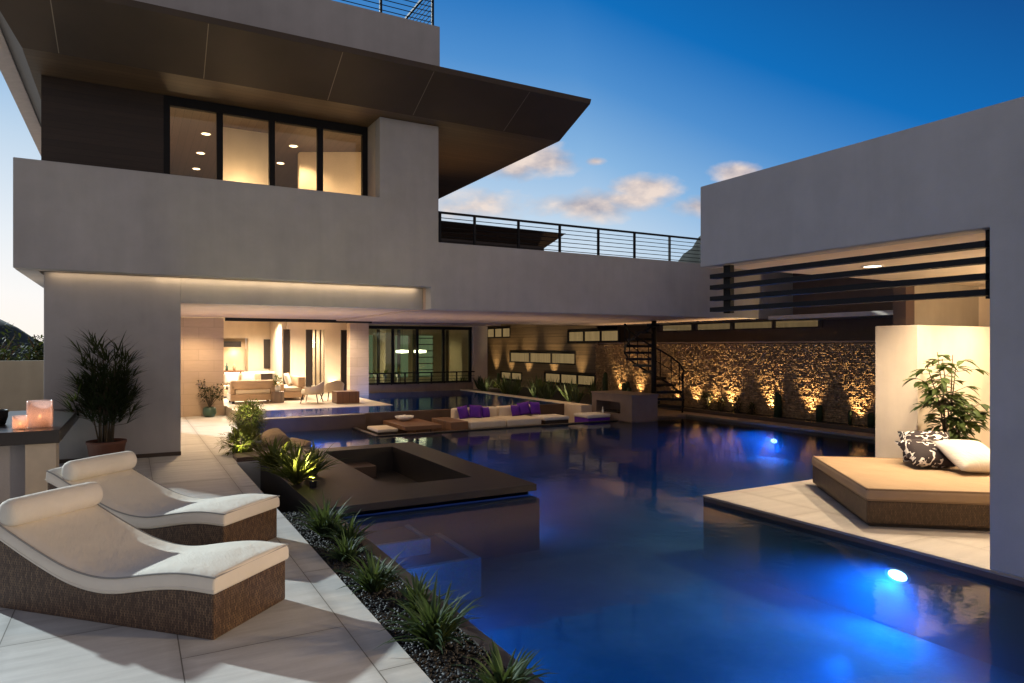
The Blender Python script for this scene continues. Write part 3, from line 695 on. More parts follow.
# daybed
u_ = Vector((.63, .777, 0)); v_ = Vector((.777, -.63, 0)); O = Vector((7.12, 4.69, 0))
db = thing('daybed', 'wide tan wicker daybed with thick mattress on the deck', 'daybed', tuple(O), math.atan2(u_.y, u_.x))
def loc_box(x0, x1, y0, y1, z0, z1): return MB().box(x0, x1, -y1, -y0, z0, z1)
loc_box(.04, 2.26, .04, 2.16, 0, .04).build('plinth', 'dark_wood', db, local=True)
loc_box(0, 2.3, 0, 2.2, .041, .29).build('wicker_base', 'wicker_tan', db, .015, local=True)
mt = loc_box(-.015, 2.315, -.015, 2.215, .291, .425).build('mattress', 'tan_cloth', db, .05, True, 5, local=True)
for z_ in (.305, .412):
    a = .012; MB().tube([(a, -a, z_), (2.3-a, -a, z_), (2.3-a, -2.2+a, z_), (a, -2.2+a, z_), (a, -a, z_)], .018, 6).build('piping', 'tan_piping', mt, local=True)
for (x, y, rz, tilt, s, mm, nm, lab) in ((9.34, 5.30, -55, 56, .62, 'damask', 'cushion', 'black and white patterned cushion at the back of the daybed pile'),
                                   (9.12, 5.16, -36, 66, .60, 'damask', 'cushion', 'black and white patterned cushion leaning in front, behind the plain white one'),
                                   (9.22, 4.68, -22, 64, .66, 'white_cloth', 'cushion', 'plain white cushion at the front of the daybed pile')):
    rm = Matrix.Rotation(R(rz), 3, 'Z') @ Matrix.Rotation(R(-tilt), 3, 'X') @ Matrix.Rotation(R(rnd(-6, 6)), 3, 'Y')
    zc_ = .43+.5*s*math.cos(R(tilt))+.05
    ob = weld(cushion(MB(), s, s, .25, (0, 0, 0), 10, rm).build(nm, mm, local=True)); ob.location = (x, y, zc_)
    tag(ob, lab, 'cushion', 'cushions on the daybed')

# ------------------------------------------------------------------ side wing with stacked stone garden wall
S = thing('side_wing', 'long brown side wing with rows of lit windows behind agaves', 'building', (17, 20, 0))
box(17, 20, 6, 21.3, -.5, 4.3).build('wall', 'stucco_brown', S)
box(16.6, 20, 21.31, 34, -.5, 4.7).build('core_wall', 'stucco_brown', S)
sl = MB()
wins = [(28.1, 30.6, 2.47, 2.86, 3), (22.7, 28.2, 1.31, 1.70, 3), (19.9, 23.3, 2.22, 2.58, 3), (21.35, 25.1, .50, .84, 3), (27.0, 29.1, .48, .76, 2)]
zz = .1
while zz < 3.6:
    z1 = min(zz+.145, 3.6); segs = [(21.3, 32.5)]
    for (a, b_, c0, c1, n) in wins:
        if c0-.05 < z1 and c1+.05 > zz:
            ns = []
            for s0, s1 in segs:
                if b_ < s0 or a > s1: ns.append((s0, s1)); continue
                if a > s0: ns.append((s0, a))
                if b_ < s1: ns.append((b_, s1))
            segs = ns
    for s0, s1 in segs: sl.box(15.6, 15.64, s0, s1, zz, z1-.012)
    zz += .145
sl.build('slat_cladding', 'slat_wood', S)
box(15.66, 16.59, 21.3, 32.5, .0, 3.6).build('slat_backing', 'counter_dark', S)
for (a, b_, c0, c1, n) in wins:
    f = MB(); a2 = max(a, 21.32) if a < 21 and False else a
    f.box(15.594, 15.655, a, b_, c1, c1+.05); f.box(15.594, 15.655, a, b_, c0-.05, c0)
    for i in range(n+1):
        y = a+(b_-a-.09)*i/n; f.box(15.594, 15.655, y, y+.09, c0+.0005, c1-.0005)
    fo = f.build('window', 'black_metal', S)
    for i in range(n):
        y = a+(b_-a-.09)*i/n; box(15.635, 15.654, y+.09, y+(b_-a-.09)/n, c0, c1).build('pane', 'lit_pane', fo)
f = MB(); f.box(16.96, 16.998, 12.5, 19.4, 2.53, 2.57); f.box(16.96, 16.998, 12.5, 19.4, 2.76, 2.79)
for y in (12.5, 14.1, 15.75, 17.5, 19.3): f.box(16.96, 16.998, y, y+.14, 2.571, 2.759)
fo = f.build('clerestory_window', 'dark_bronze', S)
for y in (12.64, 14.24, 15.89, 17.64): box(16.985, 16.997, y, y+1.46, 2.571, 2.759).build('pane', 'clerestory_pane', fo)
box(13.6, 20, 3, 13.45, 4.301, 4.5).build('roof', 'stucco_brown', S)  # unseen overhang added to shade the wing wall from the sun
box(15.0, 20, 13.9, 14.3, 4.24, 5.8).build('unseen_sun_blocker', 'stucco_brown', S)  # unseen box added to keep a streak of sun off the wall
MB().box(15.7, 16.999, 6, 13.3, 2.75, 2.86).build('canopy', 'stucco_light', S)
# stacked stone garden wall: every stone modelled
st = MB(); zz = .08
while zz < 2.05:
    hgt = rnd(.032, .062); y = 8.0
    while y < 21.25:
        ln = rnd(.035, .11); d = rnd(0, .055); i0 = rnd(.002, .006)
        y1 = min(y+ln, 21.28); x0 = 15.56-d
        e = rnd(.006, .016)
        st.add([(x0+e, y+i0, zz+i0), (x0+e, y1-i0, zz+i0), (x0+e, y1-i0, zz+hgt-i0), (x0+e, y+i0, zz+hgt-i0),
                (x0, y+i0+e*rnd(.5, 2), zz+i0+e), (x0-rnd(0, .012), y1-i0-e*rnd(.5, 2), zz+i0+e), (x0-rnd(0, .012), y1-i0-e, zz+hgt-i0-e), (x0, y+i0+e, zz+hgt-i0-e),
                (15.6, y+i0, zz+i0), (15.6, y1-i0, zz+i0), (15.6, y1-i0, zz+hgt-i0), (15.6, y+i0, zz+hgt-i0)],
               [(4,7,6,5),(0,4,5,1),(1,5,6,2),(2,6,7,3),(3,7,4,0),(8,0,1,9),(9,1,2,10),(10,2,3,11),(11,3,0,8)])
        y = y1
    zz += hgt
gw = thing('stone_wall', 'long stacked stone garden wall washed by warm uplights', 'wall', (15.7, 14.6, 0))
st.build('stone_facing', 'stacked_stone', gw); box(15.585, 15.95, 8, 21.28, -.2, 2.02).build('core', 'dark_stone', gw); box(15.5, 16.0, 8, 21.28, 2.10, 2.14).build('cap', 'stucco_brown', gw)
tag(box(14.955, 15.03, 6.80, 17.6, -.3, .10).build('planter_kerb', 'dark_bronze', bevel=.005), 'thin dark kerb edging the planting under the stone wall', 'kerb')
struct(box(15.035, 15.58, 6.80, 17.605, -.3, .075).build('wall_planting_bed', 'soil'))

# spiral stair
cx, cy = 14.12, 16.3
ss = thing('spiral_staircase', 'black steel spiral staircase rising under the bridge', 'staircase', (cx, cy, 0))
MB().tube([(cx, cy, 0), (cx, cy, 2.79)], .08, 14).build('pole', 'black_metal', ss, smooth=True)
NTR = 13; a0 = R(-60); da = R(24); rad = .92; top = []; 
for i in range(NTR):
    a = a0+da*i; z_ = .205*(i+1)
    if z_ > 2.75: break
    p1, p2 = a-da*.48, a+da*.48
    MB().prism([(cx+.07*math.cos(a), cy+.07*math.sin(a)), (cx+rad*math.cos(p1), cy+rad*math.sin(p1)), (cx+rad*math.cos(p2), cy+rad*math.sin(p2))], z_-.075, z_).build('tread', 'black_metal', ss)
    if z_ < 2.0 : MB().tube([(cx+rad*.97*math.cos(a), cy+rad*.97*math.sin(a), z_), (cx+rad*.97*math.cos(a), cy+rad*.97*math.sin(a), min(z_+.85, 2.78))], .017, 6).build('baluster', 'black_metal', ss)
    if z_+.85 < 2.79: top.append((cx+rad*.97*math.cos(a), cy+rad*.97*math.sin(a), z_+.85))
MB().tube([(top[0][0], top[0][1], .0)]+top, .03, 8).build('handrail', 'black_metal', ss, smooth=True)
MB().tube([(p[0], p[1], p[2]-.42) for p in top], .014, 6).build('mid_rail', 'black_metal', ss, smooth=True)
MB().tube([(cx+rad*.98*math.cos(a0+da*i), cy+rad*.98*math.sin(a0+da*i), .205*(i+1)-.05) for i in range(13)], .03, 6).build('stringer', 'black_metal', ss, smooth=True)

# ------------------------------------------------------------------ bar counter with candles
bar = thing('bar_counter', 'outdoor bar counter with thick dark slab on pale pier', 'counter', (-2, 12, 0))
MB().prism([(-4.5,10.47),(-.80,10.47),(-.78,13.93),(-1.75,13.93),(-1.75,12.2),(-4.5,12.2)], .765, .93).build('slab', 'bar_slab', bar, .006)
box(-1.17, -.84, 10.52, 10.95, 0, .764).build('pier', 'bar_base', bar, .008)
box(-4.5, -1.171, 10.75, 11.0, 0, .764).build('front_panel', 'stucco', bar)
def candle(x, y, z_, r, h, label):
    c = thing('candle_holder', label, 'candle holder', (x, y, z_), 0, 'candle holders on the bar')
    MB().lathe([(.001, 0), (r, 0), (r*1.02, h*.5), (r, h), (r-.012, h), (r-.012, .012), (.001, .012)], (x, y, z_), 28).build('glass_cylinder', 'candle_glass', c, smooth=True)
    cd = MB().lathe([(.001, .013), (r*.36, .013), (r*.36, h*.33), (.001, h*.33)], (x, y, z_), 16).build('candle', 'candle_wax', c)
    MB().lathe([(.001, h*.34), (.012, h*.37), (.014, h*.41), (.001, h*.52)], (x, y, z_), 10).build('flame', 'flame', cd)
    light('candle_light', 'POINT', (x, y, z_+h*.5), 1.5 if h > .3 else 1.0, (1, .5, .2), shadow_soft_size=.03)
candle(-1.06, 11.0, .931, .145, .35, 'large glowing glass candle cylinder on the bar')
candle(-1.26, 10.86, .931, .085, .17, 'small glowing glass candle pot beside the large cylinder')
bk = thing('ice_bucket', 'dark rounded metal bucket at the left end of bar', 'bucket', (-1.62, 11.6, .931))
MB().lathe([(.001, 0), (.11, 0), (.14, .1), (.145, .2), (.13, .2), (.12, .02), (.001, .02)], (-1.62, 11.6, .931), 24).build('body', 'black_metal', bk, smooth=True)

# ------------------------------------------------------------------ sun loungers
def interp(pts, s):
    for (a, za), (b_, zb) in zip(pts, pts[1:]):
        if s <= b_:
            k = (s-a)/(b_-a); return za+(zb-za)*k
    return pts[-1][1]
def smooth_profile(pts, n=44):
    out = []
    L_ = pts[-1][0]
    for i in range(n+1):
        s = L_*i/n; out.append((s, sum(interp(pts, min(max(s+d, pts[0][0]), L_)) for d in (-.15, -.09, -.04, 0, .04, .09, .15))/7))
    return out
WT = smooth_profile([(0, .31), (.22, .325), (.48, .295), (.93, .205), (1.27, .24), (1.62, .365), (1.98, .52), (2.2, .62)])
LW = .80
def lounger(loc, ang, label):
    # local x runs from foot to head, local y across (0 = near side)
    t_ = thing('sun_lounger', label, 'sun lounger', loc, ang, 'wicker sun loungers on the terrace')
    MB().prism([(0, 0.0)]+WT+[(2.2, 0.0)], 0, LW, 'y').build('wicker_base', 'wicker_dark', t_, .012, local=True)
    th = .125; N = len(WT); vs = []; fs = []
    sec = [(-.02, 0), (-.022, .045), (-.018, .095), (.012, th), (.10, th+.008), (LW/2, th+.016), (LW-.10, th+.008), (LW-.012, th), (LW+.018, .095), (LW+.022, .045), (LW+.02, 0)]
    prof = [(-.022+0*WT[0][0], WT[0][1])]+WT[1:]
    for s, z_ in prof:
        for y, h in sec: vs.append((s, y, z_+h+.002))
    k = len(sec)
    for i in range(N-1):
        for j in range(k-1): fs.append((i*k+j, i*k+j+1, (i+1)*k+j+1, (i+1)*k+j))
        fs.append((i*k+k-1, i*k, (i+1)*k, (i+1)*k+k-1))
    fs += [tuple(range(k)), tuple(range((N-1)*k, N*k))[::-1]]
    ms = MB().add(vs, fs).build('mattress', 'white_cloth', t_, .02, True, 3, local=True)
    for y in (.0, LW):
        MB().tube([(s, y+(-.008 if y == 0 else .008), z_+th-.008) for s, z_ in prof], .0065, 6).build('piping', 'piping', ms, local=True)
    MB().tube([(s, LW+.021, z_+.03) for s, z_ in prof], .006, 6).build('piping', 'white_cloth', ms, local=True)
    MB().tube([(-.016, y, WT[0][1]+th-.006) for y in (0, LW*.5, LW)], .0065, 6).build('piping', 'piping', ms, local=True)
    # bolster
    s0 = 1.93; zc_ = interp(WT, s0)+th+.095; cs = 20; vs = []; fs = []
    ys = [(-.01, .02), (-.005, .07), (.02, .10), (.06, .108), (LW/2, .112), (LW-.06, .108), (LW-.02, .10), (LW+.005, .07), (LW+.01, .02)]
    for y, r in ys:
        for j in range(cs): a = 2*math.pi*j/cs; vs.append((s0+r*.95*math.cos(a), y, zc_+r*math.sin(a)))
    for i in range(len(ys)-1):
        for j in range(cs): fs.append((i*cs+j, i*cs+(j+1) % cs, (i+1)*cs+(j+1) % cs, (i+1)*cs+j))
    fs += [tuple(range(cs)), tuple(range((len(ys)-1)*cs, len(ys)*cs))[::-1]]
    MB().add(vs, fs).build('bolster', 'white_cloth', t_, 0, True, local=True)
    return t_
# local x axis points from foot to head = world (-.69,.724); local y must then be world (-.724,-.69) -> near side is y = LW; mirror by placing origin at far corner
hd = math.atan2(.724, -.69)
A1 = Vector((.49, 5.04, 0)); wd = Vector((.724, .69, 0))
lounger(tuple(A1+wd*LW), hd, 'nearer of the two white cushioned wicker sun loungers')
hd2 = hd; A2 = Vector((.76, 6.90, 0)); wd2 = wd
lounger(tuple(A2+wd2*LW), hd2, 'farther of the two white cushioned wicker sun loungers, next to the bar')

# ------------------------------------------------------------------ plants
def strap(x, y, z_, n, L_, w_, m_, label, name='strap_plant', cat='plant', group=None, lean=(.1, .9), droop=(.6, 1.9)):
    mb = MB()
    for i in range(n):
        mb.blade((x+rnd(-.03, .03), y+rnd(-.03, .03), z_), rnd(0, 6.283), L_*rnd(.6, 1.1), w_*rnd(.7, 1.2), rnd(*lean), rnd(*droop))
    o = mb.build(name, m_, smooth=True); return tag(o, label, cat, group)
G1 = 'grassy plants in the pebble bed'
strap(1.82, 7.35, -.06, 120, .50, .032, 'strap_leaf', 'arching grassy plant at the lounger end of the pebble strip, nearest the fire pit', group=G1)
strap(1.78, 6.4, -.06, 70, .36, .026, 'strap_leaf', 'smallest grassy plant in the pebble strip, just past the lounger foot', group=G1)
strap(1.76, 5.52, -.06, 105, .43, .030, 'strap_leaf', 'dark grassy plant in the pebble strip in line with the nearer lounger', group=G1)
strap(1.80, 4.30, -.06, 130, .49, .032, 'strap_leaf', 'largest grassy plant in the pebble strip beside the pool', group=G1)
strap(1.90, 3.50, -.06, 75, .36, .028, 'strap_leaf', 'grassy plant at the bottom edge of the picture in the pebble strip', group=G1)
strap(1.95, 6.95, -.06, 70, .40, .030, 'strap_leaf', 'leafy clump squeezed between the two grassy plants nearest the fire pit', group=G1)
strap(1.93, 4.95, -.06, 60, .36, .028, 'strap_leaf', 'low leafy clump at the pool side of the largest grassy plant', group=G1)
G2 = 'uplit plants by the fire pit'
strap(2.05, 9.95, .05, 120, .66, .05, 'lime_leaf', 'brightly uplit lime green fern on the fire pit rim', 'fern', 'fern', G2, (.1, 1.0), (.5, 1.5))
strap(1.98, 11.3, .05, 90, .58, .05, 'lime_leaf', 'uplit yellow green fern behind the brightest one', 'fern', 'fern', G2, (.1, 1.0), (.5, 1.5))
strap(2.42, 10.5, .05, 80, .62, .04, 'strap_leaf', 'dark fern to the right of the uplit lime fern', 'fern', 'fern', G2, (.2, 1.1), (.5, 1.5))
def bush(x, y, z_, rx, rz, n, L_, w_, m_, label, cat='shrub', name='shrub', group=None):
    sh = thing(name, label, cat, (x, y, z_), 0, group); mb = MB(); tw = MB()
    for i in range(n):
        while True:
            p = Vector((rnd(-1, 1), rnd(-1, 1), rnd(-1, 1)))
            if .3 < p.length < 1: break
        p = p*(1+.22*math.sin(p.x*5+p.y*4)); q = Vector((x+p.x*rx, y+p.y*rx, z_+rz*1.02+p.z*rz))
        d = (p+Vector((rnd(-.6, .6), rnd(-.6, .6), rnd(-.2, .9))))
        mb.leaf(q, d, L_*rnd(.6, 1.3), w_*rnd(.7, 1.2), .2, rnd(0, .5))
        if i % 14 == 0: tw.tube([(x+rnd(-.04, .04), y+rnd(-.04, .04), z_), ((x+q.x)/2, (y+q.y)/2, z_+(q.z-z_)*.6), q], [.012, .008, .003], 5, False)
    mb.build('foliage', m_, sh, smooth=True); tw.build('stem', 'bark', sh); return sh
bush(2.34, 16.4, .02, .36, .36, 4600, .045, .03, 'lime_leaf', 'round bright green clipped shrub uplit in front of living room', group='shrubs by the terrace path')
bush(1.84, 13.7, -.03, .34, .24, 1100, .12, .028, 'lime_leaf', 'low spreading green shrub beside the terrace path', group='shrubs by the terrace path')
def boulder(c, sx, sy, sz, seed, label):
    rs = random.Random(seed); bm = bmesh.new(); bmesh.ops.create_icosphere(bm, subdivisions=3, radius=1)
    pls = [(Vector((rs.uniform(-1, 1), rs.uniform(-1, 1), rs.uniform(-.5, 1))).normalized(), rs.uniform(.62, .88)) for _ in range(16)]
    vs = []
    for v in bm.verts:
        p = v.co.copy()
        for n_, d_ in pls:
            k_ = p.dot(n_)
            if k_ > d_: p -= n_*(k_-d_)
        p *= 1+.025*math.sin(9*p.x+4*p.z)
        vs.append((c[0]+p.x*sx, c[1]+p.y*sy, c[2]+p.z*sz))
    o = MB().add(vs, [[v.index for v in f.verts] for f in bm.faces]).build('boulder', 'rock', bevel=0); bm.free()
    tag(o, label, 'rock', 'boulders by the raised pool')
boulder((2.62, 14.7, .06), .36, .3, .26, 3, 'taller tan boulder between the green shrubs')
boulder((3.05, 14.8, -.06), .42, .3, .14, 5, 'flat tan boulder at the water edge, right of the taller one')
pl = thing('planter_step', 'low dark stone planter step at the corner of the terrace', 'planter', (2, 13, 0))
box(1.6, 2.45, 13.22, 17.34, -.6, -.03).build('bed', 'soil', pl); box(1.6, 2.5, 12.62, 13.2, -.5, .075).build('front_slab', 'brown_stone', pl, .008); box(2.451, 2.595, 13.22, 17.34, -.6, .02).build('side_slab', 'brown_stone', pl, .008)
box(2.601, 3.3, 14.2, 15.3, -.6, -.10).build('lower_ledge', 'brown_stone', pl, .008)

# rhapis palm in terracotta pot
pp = thing('potted_palm', 'tall dark lady palm in a terracotta pot against wall', 'potted plant', (-.36, 13.35, 0))
px_, py_ = -.36, 13.35
MB().lathe([(.001, 0), (.20, 0), (.25, .15), (.285, .36), (.30, .38), (.30, .42), (.265, .42), (.25, .38), (.001, .38)], (px_, py_, 0), 28).build('pot', 'terracotta', pp, smooth=True)
MB().lathe([(.001, .385), (.262, .385)], (px_, py_, 0), 20).build('soil', 'soil', pp)
cn = MB(); lf = MB()
for i in range(18):
    a = rnd(0, 6.28); r0 = rnd(.02, .15); r1 = r0+rnd(.02, .22); hh = rnd(.75, 1.72)
    b0 = Vector((px_+r0*math.cos(a), py_+r0*math.sin(a)*.8, .36)); b1 = Vector((px_+r1*math.cos(a), py_+r1*math.sin(a)*.7, .36+hh*.92))
    cn.tube([b0, (b0*.55+b1*.45)+Vector((0, 0, .05)), b1], [.014, .012, .008], 6)
    for k in range(11):
        f_ = .38+.62*(k+rnd(0, 1))/11; q = b0.lerp(b1, f_); aa = a+rnd(-2.2, 2.2); el = rnd(.05, .5)+.75*max(0, f_-.75)*rnd(1, 3); pl_ = rnd(.14, .30)
        tip = q+Vector((math.cos(aa)*math.cos(el), math.sin(aa)*.7*math.cos(el), math.sin(el)))*pl_
        cn.tube([q, tip], .004, 4, False)
        for j in range(9):
            lf.blade(tip, aa+(j-4)*.30+rnd(-.08, .08), rnd(.26, .44), .021, rnd(.55, 1.2)-.2*el, rnd(.35, .9), 4, .12)
cn.build('cane', 'bark', pp); lf.build('foliage', 'palm_leaf', pp, smooth=True)

# broad-leaved plant behind the daybed
tp = thing('potted_tree', 'broad leaved green plant between daybed and screen wall', 'potted plant', (10.4, 5.55, 0))
qx, qy = 10.4, 5.55
MB().lathe([(.001, 0), (.17, 0), (.2, .2), (.22, .36), (.2, .36), (.001, .34)], (qx, qy, 0), 24).build('pot', 'terracotta', tp, smooth=True)
sm = MB(); lf = MB()
for i in range(12):
    a = rnd(0, 6.28); rr_ = rnd(.15, .62); top_ = Vector((qx+rr_*math.cos(a)*.95, qy+rr_*math.sin(a)*.75, rnd(1.05, 1.95)))
    b0 = Vector((qx+rnd(-.06, .06), qy+rnd(-.06, .06), .34)); mid = b0.lerp(top_, .5)+Vector((-.12*math.cos(a)*.5, -.1*math.sin(a)*.5, .1))
    sm.tube([b0, mid, top_], [.014, .011, .005], 6)
    for k in range(12):
        f_ = rnd(.2, 1); q = (b0.lerp(mid, f_*2) if f_ < .5 else mid.lerp(top_, f_*2-1)); aa = rnd(0, 6.28); el = rnd(-.15, .6)
        d = Vector((math.cos(aa)*math.cos(el), math.sin(aa)*math.cos(el), math.sin(el))); br = q+d*rnd(.08, .26)
        sm.tube([q, br], [.005, .003], 4, False)
        for j in range(4):
            a3 = aa+rnd(-1.1, 1.1); lf.leaf(br, (math.cos(a3), math.sin(a3), rnd(-.3, .4)), rnd(.14, .22), rnd(.07, .10), .25, rnd(.1, .6))
sm.build('stem', 'bark', tp); lf.build('foliage', 'broad_leaf', tp, smooth=True)

# small topiary at the stone pier
tpy = thing('potted_topiary', 'small leafy bush in green pot before stone pier', 'potted plant', (1.95, 21.15, 0))
MB().lathe([(.001, 0), (.13, 0), (.185, .1), (.175, .24), (.13, .28), (.12, .26), (.001, .25)], (1.95, 21.15, 0), 20).build('pot', 'green_pot', tpy, smooth=True)
mb = MB(); sm = MB()
for i in range(16):
    a = rnd(0, 6.28); r_ = rnd(.1, .48); q = Vector((1.95+r_*math.cos(a), 21.15+r_*math.sin(a)*.7, rnd(.5, .98)))
    sm.tube([(1.95, 21.15, .26), (1.95+r_*.4*math.cos(a), 21.15+r_*.4*math.sin(a)*.7, .5), q], [.012, .009, .004], 5, False)
    for j in range(20): mb.leaf(q+Vector((rnd(-.1, .1), rnd(-.1, .1), rnd(-.08, .08))), (rnd(-1, 1), rnd(-1, 1), rnd(-.4, .8)), rnd(.06, .1), .04)
sm.build('stem', 'bark', tpy); mb.build('foliage', 'dark_leaf', tpy, smooth=True)

# agaves between coping and slat wall
ag = 'spiky agaves along the slatted wall'
k = 0
for i in range(13):
    y = 17.9+i*.74; x = 12.35+.25*math.sin(i*2.1)
    strap(x, y, .16, 22, rnd(.62, .85), .075, 'agave_leaf', 'spiky agave rosette in the row behind the coping wall', 'agave', 'agave', ag, (.05, .75), (.05, .55))
for i in range(12):
    y = 18.2+i*.85; x = 13.5+.3*math.sin(i*1.7)
    strap(x, y, .16, 16, rnd(.5, .85), .06, 'agave_leaf', 'spiky agave rosette in the row nearer the slatted wall', 'agave', 'agave', ag, (.05, .7), (.05, .5))
def cactus(x, y, z_, n, h, label, r=.075):
    mb = MB()
    for i in range(n):
        xx, yy = x+rnd(-.16, .16)*(n > 1), y+rnd(-.25, .25)*(n > 1); hh = h*rnd(.6, 1)
        prof = [(.001, 0), (r, 0), (r*1.05, hh*.5), (r*.95, hh*.9), (r*.6, hh*.97), (.001, hh)]
        mb.lathe(prof, (xx, yy, z_), 12)
    # ribs
    mb.v = [(p[0]+.006*math.sin(p[1]*200), p[1], p[2]) for p in mb.v]
    tag(mb.build('column_cactus', 'cactus_skin', smooth=True), label, 'cactus', 'column cacti in the garden')
cactus(13.45, 27.0, .16, 1, 1.25, 'tallest slim cactus at the far left end of the agaves', .06)
cactus(14.0, 26.3, .16, 1, 1.0, 'single cactus just right of the tallest slim one')
cactus(14.6, 19.3, .16, 3, .95, 'clump of cacti directly above the fireplace, left side')
cactus(14.7, 18.3, .16, 1, .80, 'lone cactus above the fireplace between two clumps')
cactus(14.3, 17.2+.6, .16, 2, .75, 'pair of cacti left of the spiral staircase')
cactus(15.42, 12.5, .075, 2, .72, 'tall dark pair of cacti against the brightest stone')
cactus(15.42, 11.45, .075, 1, .45, 'short cactus below the middle of the stone wall')
cactus(15.42, 10.6, .075, 1, .55, 'thin cactus toward the right end of the stone wall', .04)
cactus(15.42, 10.05, .075, 1, .50, 'cactus beside the screen wall at the right end of stone wall')
for i, (y, s, lab) in enumerate(((15.3, .32, 'dark shrub under the stone wall just right of the staircase'), (14.75, .26, 'second dark shrub from the staircase under the stone wall'), (14.1, .30, 'dark shrub left of the brightest uplight on stone wall'), (13.55, .20, 'small shrub between two uplights on the stone wall'))):
    bush(15.32, y, .075, s*.55, s*.75, 260, .10, .02, 'dark_leaf', lab, group='shrubs under the stone wall')
# plants inside the gallery
for i, x in enumerate((8.05, 8.4, 8.75, 9.3)):
    g_ = thing('vase_plant', f'white vase with sparse leaves behind gallery glass, {("first","second","third","fourth")[i]} from left', 'vase plant', (x, 25.95, .53), 0, 'white vases behind the gallery glass')
    MB().lathe([(.001, 0), (.08, 0), (.05, .2), (.11, .38), (.1, .38), (.04, .2), (.001, .05)], (x, 25.95, .531), 16).build('vase', 'white_ceramic', g_, smooth=True)
    mb = MB()
    for j in range(14): mb.blade((x, 25.95, .9), rnd(0, 6.28), rnd(.2, .4), .03, rnd(.1, 1), rnd(.3, 1))
    mb.build('foliage', 'lime_leaf', g_, smooth=True)
box(7.7, 12.2, 25.76, 26.2, .24, .53).build('gallery_ledge', 'coping_tile', H)

# ------------------------------------------------------------------ living room furniture
def armchair(x, y, rz, label):
    a = thing('armchair', label, 'armchair', (x, y, .2), rz, 'pale armchairs at the pool side')
    n = 12; vs = []; fs = []
    for i in range(n+1):
        th = R(-200+220*i/n-0); hh = .66-.16*abs(math.cos(th))**1.5 if True else .6
        for r_, z_ in ((.36, .30), (.39, hh), (.33, hh), (.30, .30)): vs.append((r_*math.cos(th+R(180)), -r_*math.sin(th+R(180))*.95, z_))
    for i in range(n):
        for j in range(4): fs.append((i*4+j, i*4+(j+1) % 4, i*4+4+(j+1) % 4, i*4+4+j))
    fs += [(0, 1, 2, 3), (n*4+3, n*4+2, n*4+1, n*4)]
    MB().add(vs, fs).build('backrest', 'cream_cloth', a, .015, True, local=True)
    MB().lathe([(.001, .27), (.30, .27), (.31, .32), (.31, .40), (.28, .42), (.001, .425)], (0, 0, 0), 20).build('seat', 'cream_cloth', a, smooth=True, local=True)
    for sx in (-1, 1):
        for sy in (-1, 1): MB().tube([(sx*.2, sy*.2, .28), (sx*.27, sy*.27, 0)], [.02, .011], 6).build('leg', 'counter_dark', a, local=True)
armchair(4.85, 21.3, R(60), 'armchair on the left facing the wooden cube table')
armchair(5.65, 22.0, R(10), 'armchair on the right behind the wooden cube table')
tag(box(5.42, 6.12, 20.55, 21.15, .201, .56).build('cube_table', 'cube_wood', bevel=.01), 'glossy brown wooden cube table beside the armchairs', 'side table')
def sofa(x0, x1, y0, y1, label, back):
    s2 = thing('indoor_sofa', label, 'sofa', ((x0+x1)/2, (y0+y1)/2, .2), 0, 'sofas in the living room')
    box(x0, x1, y0, y1, .28, .48).build('base', 'sofa_cloth', s2, .02); 
    for x in (x0+.05, x1-.13):
        for y in (y0+.05, y1-.13): box(x, x+.08, y, y+.08, .2, .279).build('leg', 'counter_dark', s2)
    box(x0+.14, x1-.14, y0+.02, y1-.02, .481, .62).build('seat_cushion', 'cream_cloth', s2, .04, True, 3)
    if back == 'n': box(x0, x1, y1-.22, y1, .621, .98).build('backrest', 'sofa_cloth', s2, .04, True, 3)
    if back == 'e': box(x1-.24, x1, y0, y1, .621, .95).build('backrest', 'sofa_cloth', s2, .04, True, 3)
    if back == 's': box(x0, x1, y0, y0+.22, .621, .9).build('backrest', 'sofa_cloth', s2, .06, True, 3)
    for x in (x0, x1-.13): box(x, x+.13, y0, y1-.25, .482, .74).build('arm', 'sofa_cloth', s2, .03, True, 3)
sofa(2.55, 4.0, 24.6, 25.5, 'rear brown sofa against the dark kitchen counter', 'n')
sofa(2.6, 3.9, 22.0, 22.9, 'tan sofa seen from behind, nearest the round shrub', 's')
sofa(4.15, 4.95, 22.6, 24.4, 'brown sofa with pale pillows placed sideways in the living room', 'e')
for i, (x, y, z_, mm, lab) in enumerate(((3.0, 25.1, .84, 'white_cloth', 'pale pillow on the rear brown sofa, left one'), (3.55, 25.1, .84, 'cream_cloth', 'cream pillow on the rear brown sofa, right one'), (4.5, 23.2, .84, 'white_cloth', 'white pillow propped on the sideways sofa'), (4.62, 23.7, .84, 'tan_cloth', 'tan pillow propped on the sideways sofa'))):
    o = weld(cushion(MB(), .5, .44, .17, (x, y, z_), 8, Matrix.Rotation(R(-20 if i < 2 else 65), 3, 'Z') @ Matrix.Rotation(R(-18), 3, 'X')).build('throw_pillow', mm)); tag(o, lab, 'pillow', 'pillows in the living room')
ct = thing('kitchen_island', 'dark kitchen island with pale stone top in living room', 'kitchen counter', (3.7, 26.8, .2))
box(2.4, 4.6, 26.5, 27.2, .2, .93).build('cabinet', 'counter_dark', ct); box(3.6, 4.68, 26.45, 27.25, .931, .99).build('worktop', 'white_ceramic', ct, .005); box(2.3, 3.599, 26.45, 27.25, .931, 1.05).build('raised_top', 'cube_wood', ct, .005)
for i, x in enumerate((2.85, 3.05, 3.3)):
    tag(MB().lathe([(.001, 0), (.045, 0), (.05, .15), (.02, .2), (.018, .28), (.001, .28)], (x, 26.8, 1.051), 12).build('bottle', ('white_ceramic', 'green_pot', 'tan_cloth')[i], smooth=True), f'{("white", "green", "tan")[i]} bottle standing on the kitchen island', 'bottle', 'bottles on the island')
